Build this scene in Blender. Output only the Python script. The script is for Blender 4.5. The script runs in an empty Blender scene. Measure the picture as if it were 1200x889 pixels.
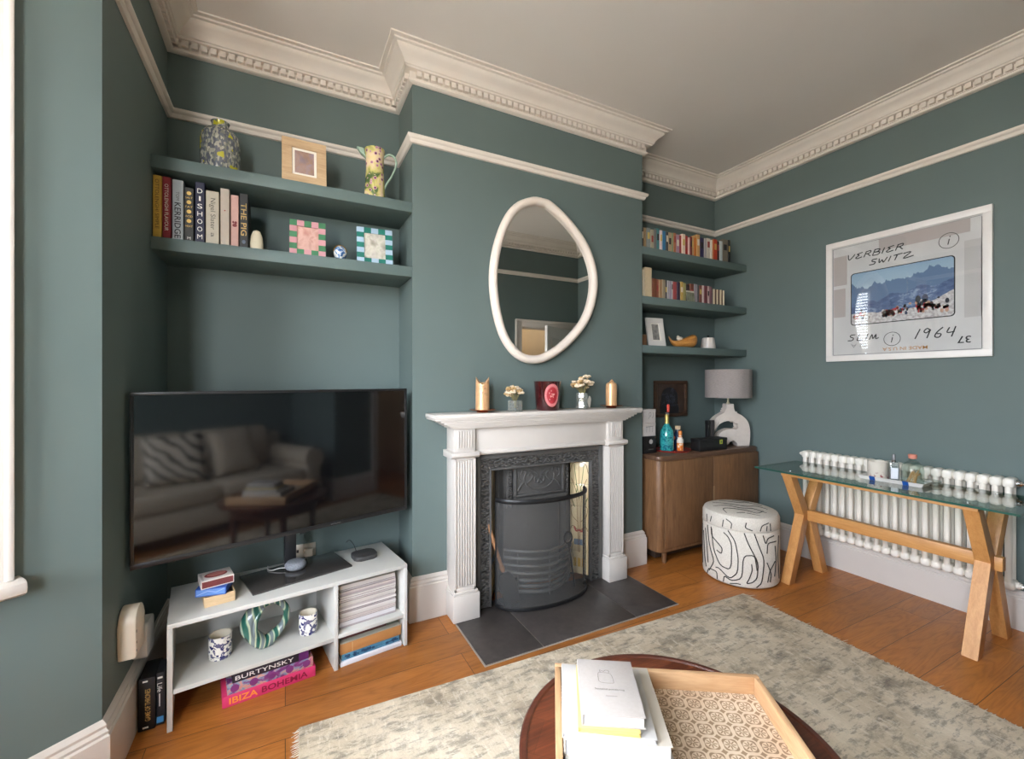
import bpy, bmesh, math, random
from mathutils import Matrix, Vector
R = math.radians
SC = bpy.context.scene
COL = SC.collection
rnd = random.Random(7)

# ------------------------------------------------------------------ materials
def lin(c):
    if isinstance(c, str):
        c = tuple(int(c[i:i+2], 16) for i in (0, 2, 4))
    r = []
    for v in c[:3]:
        v = v/255.0
        r.append(v/12.92 if v <= .04045 else ((v+.055)/1.055)**2.4)
    return (r[0], r[1], r[2], 1.0)

MATS = {}
def newmat(name):
    m = bpy.data.materials.new(name); m.use_nodes = True
    nt = m.node_tree
    return m, nt, nt.nodes['Principled BSDF']

def N(nt, typ, **kw):
    n = nt.nodes.new(typ)
    for k, v in kw.items():
        if k.startswith('i_'):
            key = k[2:]
            key = int(key) if key.isdigit() else key.replace('_', ' ')
            n.inputs[key].default_value = v
        else:
            setattr(n, k, v)
    return n

def coords(nt, scale=(1, 1, 1), rot=(0, 0, 0), loc=(0, 0, 0), kind='Object'):
    tc = N(nt, 'ShaderNodeTexCoord'); mp = N(nt, 'ShaderNodeMapping')
    mp.inputs['Scale'].default_value = scale; mp.inputs['Rotation'].default_value = rot
    mp.inputs['Location'].default_value = loc
    nt.links.new(tc.outputs[kind], mp.inputs['Vector'])
    return mp.outputs['Vector']

def ramp(nt, fac, stops, interp='LINEAR'):
    r = N(nt, 'ShaderNodeValToRGB'); r.color_ramp.interpolation = interp
    e = r.color_ramp.elements
    while len(e) < len(stops): e.new(.5)
    for i, (p, c) in enumerate(stops):
        e[i].position = p; e[i].color = lin(c) if not isinstance(c, float) else (c, c, c, 1)
    nt.links.new(fac, r.inputs[0])
    return r.outputs[0]

def mixc(nt, fac, a, b, mode='MIX'):
    m = N(nt, 'ShaderNodeMix', data_type='RGBA', blend_type=mode)
    if isinstance(fac, (int, float)): m.inputs[0].default_value = fac
    else: nt.links.new(fac, m.inputs[0])
    for i, v in ((6, a), (7, b)):
        if isinstance(v, (tuple, list, str)): m.inputs[i].default_value = lin(v)
        else: nt.links.new(v, m.inputs[i])
    return m.outputs[2]

def bump(nt, bs, h, strength=.2, dist=.01):
    b = N(nt, 'ShaderNodeBump'); b.inputs['Strength'].default_value = strength
    b.inputs['Distance'].default_value = dist
    nt.links.new(h, b.inputs['Height']); nt.links.new(b.outputs[0], bs.inputs['Normal'])

def noise(nt, vec, scale, detail=4, rough=.55, dist=0):
    n = N(nt, 'ShaderNodeTexNoise'); n.inputs['Scale'].default_value = scale
    n.inputs['Detail'].default_value = detail; n.inputs['Roughness'].default_value = rough
    n.inputs['Distortion'].default_value = dist
    if vec is not None: nt.links.new(vec, n.inputs['Vector'])
    return n.outputs['Fac']

def plain(name, c, rough=.5, metal=0.0, var=.04, spec=.5, scale=9, bmp=0.0, coat=0.0):
    """painted / plastic / metal surface with a little procedural variation"""
    if name in MATS: return MATS[name]
    m, nt, bs = newmat(name)
    base = lin(c)
    n = noise(nt, coords(nt), scale)
    lo = tuple(max(0, x*(1-var)) for x in base[:3])+(1,); hi = tuple(min(1, x*(1+var)) for x in base[:3])+(1,)
    r = N(nt, 'ShaderNodeValToRGB'); r.color_ramp.elements[0].position = .3; r.color_ramp.elements[1].position = .7
    r.color_ramp.elements[0].color = lo; r.color_ramp.elements[1].color = hi
    nt.links.new(n, r.inputs[0]); nt.links.new(r.outputs[0], bs.inputs['Base Color'])
    bs.inputs['Roughness'].default_value = rough; bs.inputs['Metallic'].default_value = metal
    bs.inputs['Specular IOR Level'].default_value = spec
    bs.inputs['Coat Weight'].default_value = coat
    if bmp: bump(nt, bs, noise(nt, coords(nt), 220, 2), bmp, .002)
    MATS[name] = m
    return m

def wood(name, c1, c2, axis='x', scale=1.0, rough=.45, stretch=14, coat=0.0):
    if name in MATS: return MATS[name]
    m, nt, bs = newmat(name)
    s = {'x': (1, stretch, stretch), 'y': (stretch, 1, stretch), 'z': (stretch, stretch, 1)}[axis]
    v = coords(nt, tuple(a*scale for a in s))
    n1 = noise(nt, v, 3.0, 6, .6, .6); n2 = noise(nt, v, 14, 3, .5)
    c = ramp(nt, n1, [(.3, c1), (.7, c2)])
    c = mixc(nt, .25, c, ramp(nt, n2, [(.35, c1), (.65, c2)]))
    nt.links.new(c, bs.inputs['Base Color']); bs.inputs['Roughness'].default_value = rough
    bs.inputs['Coat Weight'].default_value = coat; bs.inputs['Coat Roughness'].default_value = .15
    bump(nt, bs, n2, .08, .002)
    MATS[name] = m
    return m

def glass(name, tint=(255, 255, 255), refl=.5, rough=.02, op=0.0, opc=(255, 255, 255)):
    """pane / thin vessel glass: lets light straight through, reflects by Fresnel; op = share of body colour"""
    if name in MATS: return MATS[name]
    m = bpy.data.materials.new(name); m.use_nodes = True; nt = m.node_tree; nt.nodes.clear()
    out = N(nt, 'ShaderNodeOutputMaterial'); t = N(nt, 'ShaderNodeBsdfTransparent'); g = N(nt, 'ShaderNodeBsdfGlossy')
    t.inputs[0].default_value = lin(tint); g.inputs['Roughness'].default_value = rough
    f = N(nt, 'ShaderNodeLayerWeight'); f.inputs[0].default_value = .5
    p5 = N(nt, 'ShaderNodeMath', operation='POWER'); p5.inputs[1].default_value = 4.5; nt.links.new(f.outputs['Facing'], p5.inputs[0])
    k = N(nt, 'ShaderNodeMath', operation='MULTIPLY_ADD'); k.inputs[1].default_value = 1.5*refl; k.inputs[2].default_value = .085*refl; k.use_clamp = True
    nt.links.new(p5.outputs[0], k.inputs[0])
    src = t.outputs[0]
    if op:
        d = N(nt, 'ShaderNodeBsdfPrincipled'); d.inputs['Base Color'].default_value = lin(opc); d.inputs['Roughness'].default_value = .2
        n = noise(nt, coords(nt), 30); mm = N(nt, 'ShaderNodeMixShader')
        kk = N(nt, 'ShaderNodeMapRange'); kk.inputs[3].default_value = max(0, op-.1); kk.inputs[4].default_value = min(1, op+.1)
        nt.links.new(n, kk.inputs[0]); nt.links.new(kk.outputs[0], mm.inputs[0])
        nt.links.new(t.outputs[0], mm.inputs[1]); nt.links.new(d.outputs[0], mm.inputs[2]); src = mm.outputs[0]
    mx = N(nt, 'ShaderNodeMixShader')
    nt.links.new(k.outputs[0], mx.inputs[0]); nt.links.new(src, mx.inputs[1]); nt.links.new(g.outputs[0], mx.inputs[2])
    nt.links.new(mx.outputs[0], out.inputs[0])
    MATS[name] = m
    return m

def emit(name, c, s):
    m, nt, bs = newmat(name)
    bs.inputs['Base Color'].default_value = lin(c); bs.inputs['Emission Color'].default_value = lin(c)
    bs.inputs['Emission Strength'].default_value = s
    return m

# ------------------------------------------------------------------ mesh building
class G:
    def __init__(s): s.bm = bmesh.new()
    def _tag(s, before, mat):
        for f in s.bm.faces:
            if f.index == -1 or f not in before: pass
    def box(s, x0, x1, y0, y1, z0, z1, bev=0.0, mat=0, M=None, seg=2):
        vs = [s.bm.verts.new((x, y, z)) for z in (z0, z1) for y in (y0, y1) for x in (x0, x1)]
        idx = ((0, 2, 3, 1), (4, 5, 7, 6), (0, 1, 5, 4), (2, 6, 7, 3), (0, 4, 6, 2), (1, 3, 7, 5))
        fs = [s.bm.faces.new([vs[i] for i in q]) for q in idx]
        for f in fs: f.material_index = mat
        if bev > 0:
            es = list({e for f in fs for e in f.edges})
            r = bmesh.ops.bevel(s.bm, geom=es, offset=bev, segments=seg, profile=.5, affect='EDGES')
            fs = [f for f in r['faces']] + [f for f in fs if f.is_valid]
            for f in fs: f.material_index = mat
            vs = list({v for f in fs for v in f.verts})
        if M is not None: bmesh.ops.transform(s.bm, matrix=M, verts=vs)
        return vs
    def prism(s, poly, h0, h1, M=None, bev=0.0, mat=0, seg=2):
        """poly in local xy, extruded in local z, then M"""
        a = [s.bm.verts.new((p[0], p[1], h0)) for p in poly]; b = [s.bm.verts.new((p[0], p[1], h1)) for p in poly]
        n = len(poly); fs = [s.bm.faces.new(a[::-1]), s.bm.faces.new(b)]
        for i in range(n): fs.append(s.bm.faces.new((a[i], a[(i+1) % n], b[(i+1) % n], b[i])))
        for f in fs: f.material_index = mat
        vs = a+b
        if bev > 0:
            es = list({e for f in fs[:2] for e in f.edges})
            r = bmesh.ops.bevel(s.bm, geom=es, offset=bev, segments=seg, profile=.5, affect='EDGES')
            fs = list(r['faces']) + [f for f in fs if f.is_valid]
            for f in fs: f.material_index = mat
            vs = list({v for f in fs for v in f.verts})
        if M is not None: bmesh.ops.transform(s.bm, matrix=M, verts=vs)
        return vs
    def lathe(s, prof, n=32, loc=(0, 0, 0), mat=0, M=None, sx=1.0, sy=1.0, cap=True):
        rings = []; vs = []
        for r, z in prof:
            if r < 1e-6:
                ring = [s.bm.verts.new((loc[0], loc[1], loc[2]+z))]
            else:
                ring = [s.bm.verts.new((loc[0]+r*sx*math.cos(2*math.pi*i/n), loc[1]+r*sy*math.sin(2*math.pi*i/n), loc[2]+z)) for i in range(n)]
            rings.append(ring); vs += ring
        fs = []
        for a, b in zip(rings, rings[1:]):
            for i in range(n):
                j = (i+1) % n
                if len(a) == 1 and len(b) == 1: break
                if len(a) == 1: fs.append(s.bm.faces.new((a[0], b[j], b[i])))
                elif len(b) == 1: fs.append(s.bm.faces.new((a[i], a[j], b[0])))
                else: fs.append(s.bm.faces.new((a[i], a[j], b[j], b[i])))
        if cap:
            if len(rings[0]) > 1: fs.append(s.bm.faces.new(rings[0][::-1]))
            if len(rings[-1]) > 1: fs.append(s.bm.faces.new(rings[-1]))
        for f in fs: f.material_index = mat
        if M is not None: bmesh.ops.transform(s.bm, matrix=M, verts=vs)
        return vs
    def tube(s, pts, r, n=10, closed=False, mat=0, flat=None, M=None):
        """r: number or list; flat: (a, b) ellipse factors in the frame (side, up)"""
        P = [Vector(p) for p in pts]; k = len(P)
        rs = r if isinstance(r, (list, tuple)) else [r]*k
        rings = []; up = None; vs = []
        for i in range(k):
            if closed: t = (P[(i+1) % k]-P[i-1])
            else: t = P[min(i+1, k-1)]-P[max(i-1, 0)]
            if t.length < 1e-9: t = Vector((0, 0, 1))
            t.normalize()
            if up is None:
                up = Vector((0, 0, 1)) if abs(t.z) < .9 else Vector((0, 1, 0))
            side = t.cross(up)
            if side.length < 1e-6: side = t.cross(Vector((1, 0, 0)))
            side.normalize(); up = side.cross(t).normalized()
            fa, fb = flat or (1, 1)
            ring = [s.bm.verts.new(P[i]+side*(rs[i]*fa*math.cos(2*math.pi*j/n))+up*(rs[i]*fb*math.sin(2*math.pi*j/n))) for j in range(n)]
            rings.append(ring); vs += ring
        fs = []
        for i in range(k if closed else k-1):
            a, b = rings[i], rings[(i+1) % k]
            for j in range(n):
                fs.append(s.bm.faces.new((a[j], a[(j+1) % n], b[(j+1) % n], b[j])))
        if not closed:
            fs.append(s.bm.faces.new(rings[0][::-1])); fs.append(s.bm.faces.new(rings[-1]))
        for f in fs: f.material_index = mat
        if M is not None: bmesh.ops.transform(s.bm, matrix=M, verts=vs)
        return vs
    def ball(s, loc, r, sc=(1, 1, 1), u=14, v=9, mat=0, M=None):
        T = Matrix.Translation(loc) @ Matrix.Diagonal((sc[0]*r, sc[1]*r, sc[2]*r, 1))
        if M is not None: T = M @ T
        d = bmesh.ops.create_uvsphere(s.bm, u_segments=u, v_segments=v, radius=1.0, matrix=T)
        for f in {f for w in d['verts'] for f in w.link_faces}: f.material_index = mat
        return d['verts']
    def ribbon(s, pts, w, M, mat=0, h=0.0006):
        """flat raised stroke in local xy of M (a painted or inked line with a hair of thickness)"""
        P = [Vector((p[0], p[1])) for p in pts]; L = []; Rr = []
        for i in range(len(P)):
            t = P[min(i+1, len(P)-1)]-P[max(i-1, 0)]
            if t.length < 1e-9: t = Vector((1, 0))
            t.normalize(); nn = Vector((-t.y, t.x))*(w/2)
            L.append(s.bm.verts.new(M @ Vector((P[i].x+nn.x, P[i].y+nn.y, h)))); Rr.append(s.bm.verts.new(M @ Vector((P[i].x-nn.x, P[i].y-nn.y, h))))
        for i in range(len(P)-1):
            s.bm.faces.new((L[i], Rr[i], Rr[i+1], L[i+1])).material_index = mat
    def obj(s, name, mats, parent=None, loc=(0, 0, 0), rot=(0, 0, 0), smooth=True, ang=35, M=None):
        bmesh.ops.recalc_face_normals(s.bm, faces=s.bm.faces[:])
        me = bpy.data.meshes.new(name); s.bm.to_mesh(me); s.bm.free()
        if not isinstance(mats, (list, tuple)): mats = [mats]
        for m in mats: me.materials.append(m)
        if smooth:
            me.polygons.foreach_set('use_smooth', [True]*len(me.polygons))
            me.set_sharp_from_angle(angle=R(ang))
        o = bpy.data.objects.new(name, me); COL.objects.link(o)
        if M is not None: o.matrix_world = M
        else: o.location = loc; o.rotation_euler = rot
        if parent is not None: o.parent = parent
        return o

def tag(o, label, cat, group=None, kind=None):
    o['label'] = label; o['category'] = cat
    if group: o['group'] = group
    if kind: o['kind'] = kind
    return o
def thing(name, label, cat, loc=(0, 0, 0), rz=0.0, group=None, M=None):
    o = bpy.data.objects.new(name, None); o.empty_display_size = .05; COL.objects.link(o)
    if M is not None: o.matrix_world = M
    else: o.location = loc; o.rotation_euler = (0, 0, rz)
    return tag(o, label, cat, group)
def structure(o, label=None, cat=None):
    o['kind'] = 'structure'
    if label: o['label'] = label
    if cat: o['category'] = cat
    return o
def frame(o, u, v):
    """matrix with origin o, local x along u, local y along v"""
    u = Vector(u).normalized(); v = Vector(v).normalized(); w = u.cross(v)
    return Matrix(((u.x, v.x, w.x, o[0]), (u.y, v.y, w.y, o[1]), (u.z, v.z, w.z, o[2]), (0, 0, 0, 1)))

def text(name, body, mat, parent, M, size=None, width=None, height=None, extrude=.0004, font_bold=0.0, space=1.0):
    """lettering as a mesh in the local xy of M, centred, scaled to width x height"""
    cu = bpy.data.curves.new(name, 'FONT'); cu.body = body; cu.align_x = 'CENTER'; cu.align_y = 'CENTER'
    cu.extrude = 0.0; cu.offset = font_bold; cu.space_line = .95; cu.space_character = space; cu.resolution_u = 3
    t = bpy.data.objects.new(name, cu); COL.objects.link(t)
    dg = bpy.context.evaluated_depsgraph_get(); dg.update()
    me = bpy.data.meshes.new_from_object(t.evaluated_get(dg)); bpy.data.objects.remove(t); bpy.data.curves.remove(cu)
    xs = [v.co.x for v in me.vertices]; ys = [v.co.y for v in me.vertices]
    cx, cy = (min(xs)+max(xs))/2, (min(ys)+max(ys))/2; w, h = max(xs)-min(xs), max(ys)-min(ys)
    sx = (width/w) if width else None; sy = (height/h) if height else None
    if sx is None: sx = sy if sy else size
    if sy is None: sy = sx
    for v in me.vertices: v.co = Vector(((v.co.x-cx)*sx, (v.co.y-cy)*sy, extrude))
    me.transform(M); me.name = name
    me.materials.clear(); me.materials.append(mat)
    o = bpy.data.objects.new(name, me); COL.objects.link(o)
    if parent is not None: o.parent = parent
    return o

def arc(cx, cy, r, a0, a1, n=10):
    return [(cx+r*math.cos(R(a0+(a1-a0)*i/n)), cy+r*math.sin(R(a0+(a1-a0)*i/n))) for i in range(n+1)]
def rrect(w, h, r, n=5, cx=0, cy=0):
    p = []
    for sx, sy, a in ((1, 1, 0), (-1, 1, 90), (-1, -1, 180), (1, -1, 270)):
        p += arc(cx+sx*(w/2-r), cy+sy*(h/2-r), r, a, a+90, n)
    return p
def catmull(pts, n=6, closed=False):
    P = [Vector(p) for p in pts]; k = len(P); out = []
    rng = range(k) if closed else range(k-1)
    for i in rng:
        if closed: a, b, c, d = P[i-1], P[i], P[(i+1) % k], P[(i+2) % k]
        else: a, b, c, d = P[max(i-1, 0)], P[i], P[i+1], P[min(i+2, k-1)]
        for j in range(n):
            t = j/n
            out.append(.5*((2*b)+(c-a)*t+(2*a-5*b+4*c-d)*t*t+(3*b-a-3*c+d)*t**3))
    if not closed: out.append(P[-1])
    return out

# ------------------------------------------------------------------ palette
TEAL = plain('teal_wall_paint', (97, 111, 108), .62, var=.03, scale=2.5, spec=.3)
TEALS = plain('teal_shelf_paint', (95, 111, 108), .5, var=.02, scale=3, spec=.35)
WHITE = plain('white_gloss_paint', (202, 195, 187), .38, var=.015)
CEIL = plain('ceiling_emulsion', (228, 222, 216), .75, var=.02, scale=1.2, spec=.2)
CORN = plain('plaster_white', (222, 213, 203), .6, var=.03, scale=6, spec=.25)
BLACKG = plain('black_gloss', (12, 12, 13), .12, var=.02)
BLACK = plain('black_satin', (20, 20, 21), .45, var=.05)
IRON = plain('black_cast_iron', (94, 92, 89), .5, .3, var=.12, scale=14)
PAGES = plain('book_pages', (232, 226, 212), .8, var=.05, scale=60)
INK = plain('black_ink', (22, 22, 24), .7, var=.02)
CREAM = plain('cream_plastic', (222, 210, 190), .4, var=.02)
WPLAS = plain('white_plastic', (222, 221, 216), .35, var=.02)
BRASS = plain('aged_brass', (150, 120, 66), .32, .9, var=.12)
COPPER = plain('copper', (205, 128, 88), .22, 1.0, var=.05)
CHROME = plain('chrome', (205, 205, 205), .15, 1.0, var=.02)
OAK = wood('light_oak', (178, 122, 66), (205, 152, 92), 'z', 1.6, .42, 10)
OAKY = wood('light_oak_beam', (176, 120, 64), (203, 150, 90), 'y', 1.6, .42, 10)
OAKX = wood('pale_oak_frame', (170, 140, 104), (198, 170, 134), 'x', 2.2, .5, 8)
WALN = wood('walnut_veneer', (94, 64, 40), (134, 97, 64), 'z', 1.3, .5, 9)
WALNX = wood('walnut_veneer_top', (78, 54, 40), (108, 80, 60), 'x', 1.3, .4, 9)
GLASS = glass('clear_glass', (246, 250, 248), .5)
PANE = glass('window_pane', (250, 252, 255), .5)
SKY = 30.0; EXPO = 0.85
# ------------------------------------------------------------------ room shell
ZC = 3.225
P = [(-.54, 1.92), (-.54, 2.83), (.646, 2.83), (.646, 2.5), (2.387, 2.5), (2.387, 2.83), (3.61, 2.83), (3.61, -.06),
     (2.09, -.06), (2.09, -.86), (-.54, -.86), (-.54, -.62), (-1.36, -.05), (-1.36, 1.35)]
NP = len(P)
def seg_n(i):
    a = Vector(P[i]); b = Vector(P[(i+1) % NP]); d = (b-a).normalized()
    return Vector((d.y, -d.x))
def mitre(i):
    n1, n2 = seg_n((i-1) % NP), seg_n(i)
    return (n1+n2)/(1+n1.dot(n2))
def sweep(g, i, prof, s0=None, s1=None, mat=0):
    """closed profile [(d inward, z)] along wall segment i, from s0 to s1 metres (None: to the mitred corner)"""
    a = Vector(P[i]); b = Vector(P[(i+1) % NP]); d = (b-a).normalized(); n = seg_n(i)
    A, ma = (a, mitre(i)) if s0 is None else (a+d*s0, n)
    B, mb = (b, mitre((i+1) % NP)) if s1 is None else (a+d*s1, n)
    va = [g.bm.verts.new((A.x+ma.x*q, A.y+ma.y*q, z)) for q, z in prof]
    vb = [g.bm.verts.new((B.x+mb.x*q, B.y+mb.y*q, z)) for q, z in prof]
    k = len(prof); fs = [g.bm.faces.new(va), g.bm.faces.new(vb[::-1])]
    for j in range(k): fs.append(g.bm.faces.new((va[j], vb[j], vb[(j+1) % k], va[(j+1) % k])))
    for f in fs: f.material_index = mat
def seglen(i): return (Vector(P[(i+1) % NP])-Vector(P[i])).length
def rect(d0, d1, z0, z1): return [(d0, z0), (d1, z0), (d1, z1), (d0, z1)]
WT = .12
WNAMES = ['wall_left', 'wall_back_left', 'wall_chimney_left', 'wall_chimney', 'wall_chimney_right', 'wall_back_right', 'wall_right',
          'wall_front_right', 'wall_recess', 'wall_front', 'wall_left_front', 'wall_bay_front', 'wall_bay_middle', 'wall_bay_back']
# openings: segment -> (s0, s1, z0, z1)
OPEN = {3: (.442, 1.232, 0.0, .865), 7: (.10, .90, 0.0, 2.07), 11: (.14, .70, .80, 2.95), 12: (.12, 1.28, .80, 2.95), 13: (.14, .70, .80, 2.95)}
for i in range(NP):
    g = G()
    if i in OPEN:
        a, b, z0, z1 = OPEN[i]
        sweep(g, i, rect(-WT, 0, 0, ZC), None, a); sweep(g, i, rect(-WT, 0, 0, ZC), b, None)
        sweep(g, i, rect(-WT, 0, z1, ZC), a, b)
        if z0 > 0: sweep(g, i, rect(-WT, 0, 0, z0), a, b)
    else:
        sweep(g, i, rect(-WT, 0, 0, ZC))
    structure(g.obj(WNAMES[i], TEAL, smooth=False), 'dark teal painted plaster wall', 'wall')

g = G(); g.box(.9, 2.1, 2.6225, 2.66, 0, 1.0); structure(g.obj('wall_chimney_light_seal', IRON, smooth=False), 'added panel sealing the chimney opening against outside light', 'wall')  # unseen panel added to stop sky light leaking in around the firebox
# floor: stained oak boards laid along x
m, nt, bs = newmat('oak_floor_boards')
v = coords(nt)
br = N(nt, 'ShaderNodeTexBrick'); br.offset = .37; br.offset_frequency = 2
nt.links.new(v, br.inputs['Vector'])
br.inputs['Color1'].default_value = (0, 0, 0, 1); br.inputs['Color2'].default_value = (1, 1, 1, 1); br.inputs['Mortar'].default_value = (.5, .5, .5, 1)
br.inputs['Scale'].default_value = 1.0; br.inputs['Mortar Size'].default_value = .0016; br.inputs['Mortar Smooth'].default_value = .3
br.inputs['Brick Width'].default_value = 1.25; br.inputs['Row Height'].default_value = .19; br.inputs['Bias'].default_value = 0
sep = N(nt, 'ShaderNodeSeparateColor'); nt.links.new(br.outputs['Color'], sep.inputs[0])
mp = N(nt, 'ShaderNodeMapping'); mp.inputs['Scale'].default_value = (1.0, 7.5, 1)
nt.links.new(v, mp.inputs['Vector'])
off = N(nt, 'ShaderNodeCombineXYZ'); mul = N(nt, 'ShaderNodeMath', operation='MULTIPLY'); mul.inputs[1].default_value = 37.0
nt.links.new(sep.outputs[0], mul.inputs[0]); nt.links.new(mul.outputs[0], off.inputs[0]); nt.links.new(mul.outputs[0], off.inputs[1])
add = N(nt, 'ShaderNodeVectorMath', operation='ADD'); nt.links.new(mp.outputs[0], add.inputs[0]); nt.links.new(off.outputs[0], add.inputs[1])
n0 = noise(nt, add.outputs[0], 1.3, 3, .5, .4)
wv = N(nt, 'ShaderNodeMath', operation='MULTIPLY'); wv.inputs[1].default_value = 26.0; nt.links.new(n0, wv.inputs[0])
fr = N(nt, 'ShaderNodeMath', operation='PINGPONG'); fr.inputs[1].default_value = 1.0; nt.links.new(wv.outputs[0], fr.inputs[0])
n1 = noise(nt, add.outputs[0], 2.2, 6, .6, .3)
mp2 = N(nt, 'ShaderNodeMapping'); mp2.inputs['Scale'].default_value = (3, 60, 1); nt.links.new(v, mp2.inputs['Vector'])
n2 = noise(nt, mp2.outputs[0], 4, 3, .6)
c = ramp(nt, n1, [(.25, (140, 82, 34)), (.55, (176, 108, 46)), (.8, (198, 130, 62))])
c = mixc(nt, .3, c, ramp(nt, fr.outputs[0], [(.0, (122, 66, 24)), (.5, (184, 116, 52)), (1, (200, 132, 66))]))
c = mixc(nt, .22, c, ramp(nt, n2, [(.3, (124, 70, 28)), (.7, (194, 126, 60))]))
tone = ramp(nt, sep.outputs[0], [(0, .74), (.5, .9), (1, 1.0)])
c = mixc(nt, 1.0, c, tone, 'MULTIPLY')
c = mixc(nt, br.outputs['Fac'], c, (70, 42, 22))
nt.links.new(c, bs.inputs['Base Color'])
rr = N(nt, 'ShaderNodeMapRange'); rr.inputs[3].default_value = .28; rr.inputs[4].default_value = .48
nt.links.new(n1, rr.inputs[0]); nt.links.new(rr.outputs[0], bs.inputs['Roughness'])
inv = N(nt, 'ShaderNodeMath', operation='SUBTRACT'); inv.inputs[0].default_value = 1.0; nt.links.new(br.outputs['Fac'], inv.inputs[1])
bump(nt, bs, inv.outputs[0], .25, .002)
FLOORM = m
g = G(); g.box(-1.6, 3.75, -2.6, 3.0, -.1, 0)
structure(g.obj('floor', FLOORM, smooth=False), 'orange brown oak board floor', 'floor')
g = G(); g.box(-1.6, 3.75, -2.6, 3.0, ZC, ZC+.1)
structure(g.obj('ceiling', CEIL, smooth=False), 'off-white painted ceiling', 'ceiling')

# cornice with dentils, picture rail, skirting
CP = [(0, 3.066), (.02, 3.066), (.028, 3.072), (.029, 3.082), (.02, 3.09), (.02, 3.124), (.05, 3.126), (.053, 3.134), (.06, 3.137), (.064, 3.150),
      (.078, 3.168), (.098, 3.182), (.110, 3.194), (.114, 3.204), (.128, 3.207), (.130, 3.216), (.150, 3.218), (.152, ZC), (0, ZC)]
RP = [(0, 2.728), (.012, 2.730), (.018, 2.738), (.020, 2.748), (.030, 2.753), (.034, 2.762), (.032, 2.772), (.022, 2.776), (0, 2.777)]
SP = [(0, 0), (.024, 0), (.024, .198), (.018, .204), (.020, .214), (.012, .224), (.014, .234), (.006, .246), (0, .25)]
SPR = [(0, 0), (.024, 0), (.024, .172), (.018, .178), (.020, .186), (.012, .194), (.012, .204), (.006, .212), (0, .215)]
k = 1
for i in range(NP):
    g = G(); sweep(g, i, CP)
    a = Vector(P[i]); b = Vector(P[(i+1) % NP]); d = (b-a).normalized(); n = seg_n(i); L = seglen(i)
    nd = max(1, int(L/.041)); off = (L-nd*.041)/2
    Mx = Matrix(((d.x, n.x, 0, a.x), (d.y, n.y, 0, a.y), (0, 0, 1, 0), (0, 0, 0, 1)))
    for j in range(nd):
        s = off+j*.041
        g.box(s+.006, s+.034, .018, .042, 3.094, 3.124, M=Mx)
    structure(g.obj('trim_%d' % k, CORN, smooth=True, ang=40), 'white plaster cornice with a row of small dentil blocks', 'cornice'); k += 1
for i in list(range(0, 11)):
    g = G(); sweep(g, i, RP)
    structure(g.obj('trim_%d' % k, CORN, smooth=True, ang=40), 'white moulded picture rail high on the teal wall', 'picture rail'); k += 1
SKIRT = {0: 'left', 1: 'back_left', 2: 'chimney_left', 3: 'chimney', 4: 'chimney_right', 5: 'back_right', 6: 'right', 7: 'front_right', 8: 'recess',
         9: 'front', 10: 'left_front', 11: 'bay_front', 12: 'bay_middle', 13: 'bay_back'}
for i, nm in SKIRT.items():
    g = G(); pr = SPR if i == 6 else SP
    if i == 3:
        sweep(g, i, pr, None, .205); sweep(g, i, pr, 1.474, None)
    elif i == 7:
        sweep(g, i, pr, .985, None)
    else: sweep(g, i, pr)
    structure(g.obj('baseboard_'+nm, WHITE, smooth=True, ang=40), 'white moulded skirting board', 'skirting board')

# bay windows -----------------------------------------------------------------
def window(n, i, label):
    a = Vector(P[i]); b = Vector(P[(i+1) % NP]); ang = math.atan2(b.y-a.y, b.x-a.x); L = (b-a).length
    s0, s1, z0, z1 = OPEN[i]
    root = bpy.data.objects.new('window_%d' % n, None); COL.objects.link(root)
    root.location = (a.x, a.y, 0); root.rotation_euler = (0, 0, ang); structure(root, label, 'window')
    g = G(); w = .05                                   # box frame
    g.box(s0, s0+w, .04, .12, z0, z1, .003); g.box(s1-w, s1, .04, .12, z0, z1, .003)
    g.box(s0+w, s1-w, .04, .12, z1-w, z1, .003); g.box(s0+w, s1-w, .04, .12, z0, z0+.06, .003)
    g.obj('window_frame', WHITE, root)
    zm = (z0+z1)/2
    for za, zb, y in ((z0+.06, zm+.02, .062), (zm-.02, z1-w, .09)):
        g = G(); q = .045
        g.box(s0+w, s0+w+q, y, y+.026, za, zb, .002); g.box(s1-w-q, s1-w, y, y+.026, za, zb, .002)
        g.box(s0+w+q, s1-w-q, y, y+.026, za, za+q, .002); g.box(s0+w+q, s1-w-q, y, y+.026, zb-q, zb, .002)
        sh = g.obj('sash', WHITE, root)
        g = G(); g.box(s0+w+q, s1-w-q, y+.011, y+.015, za+q, zb-q)
        g.obj('glass_pane', PANE, sh, smooth=False)
    g = G(); c = .094                                  # architrave
    for x0, x1 in ((s0-c, s0), (s1, s1+c)):
        g.box(x0, x1, -.022, 0, z0, z1+c, .004); 
    g.box(s0-.0, s1+.0, -.022, 0, z1, z1+c, .004)
    for x0, x1 in ((s0-c, s0-c+.02), (s1+c-.02, s1+c)): g.box(x0, x1, -.034, -.02, z0, z1+c, .005)
    g.obj('architrave', WHITE, root)
    g = G(); pr = [(.06, .756), (-.05, .756), (-.062, .764), (-.066, .779), (-.062, .794), (-.05, .801), (.06, .801)]
    Mx = Matrix(((0, 0, 1, 0), (1, 0, 0, 0), (0, 1, 0, 0), (0, 0, 0, 1)))
    g.prism(pr, s0-c-.018, s1+c+.018, Mx, .004)
    g.obj('window_sill', WHITE, root)
    return root, (s0, s1, z0, z1)
window(1, 13, 'white sash window in the bay side nearest the television'); window(2, 12, 'wide white sash window in the middle of the bay')
window(3, 11, 'white sash window in the bay side nearest the sofa')

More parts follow.
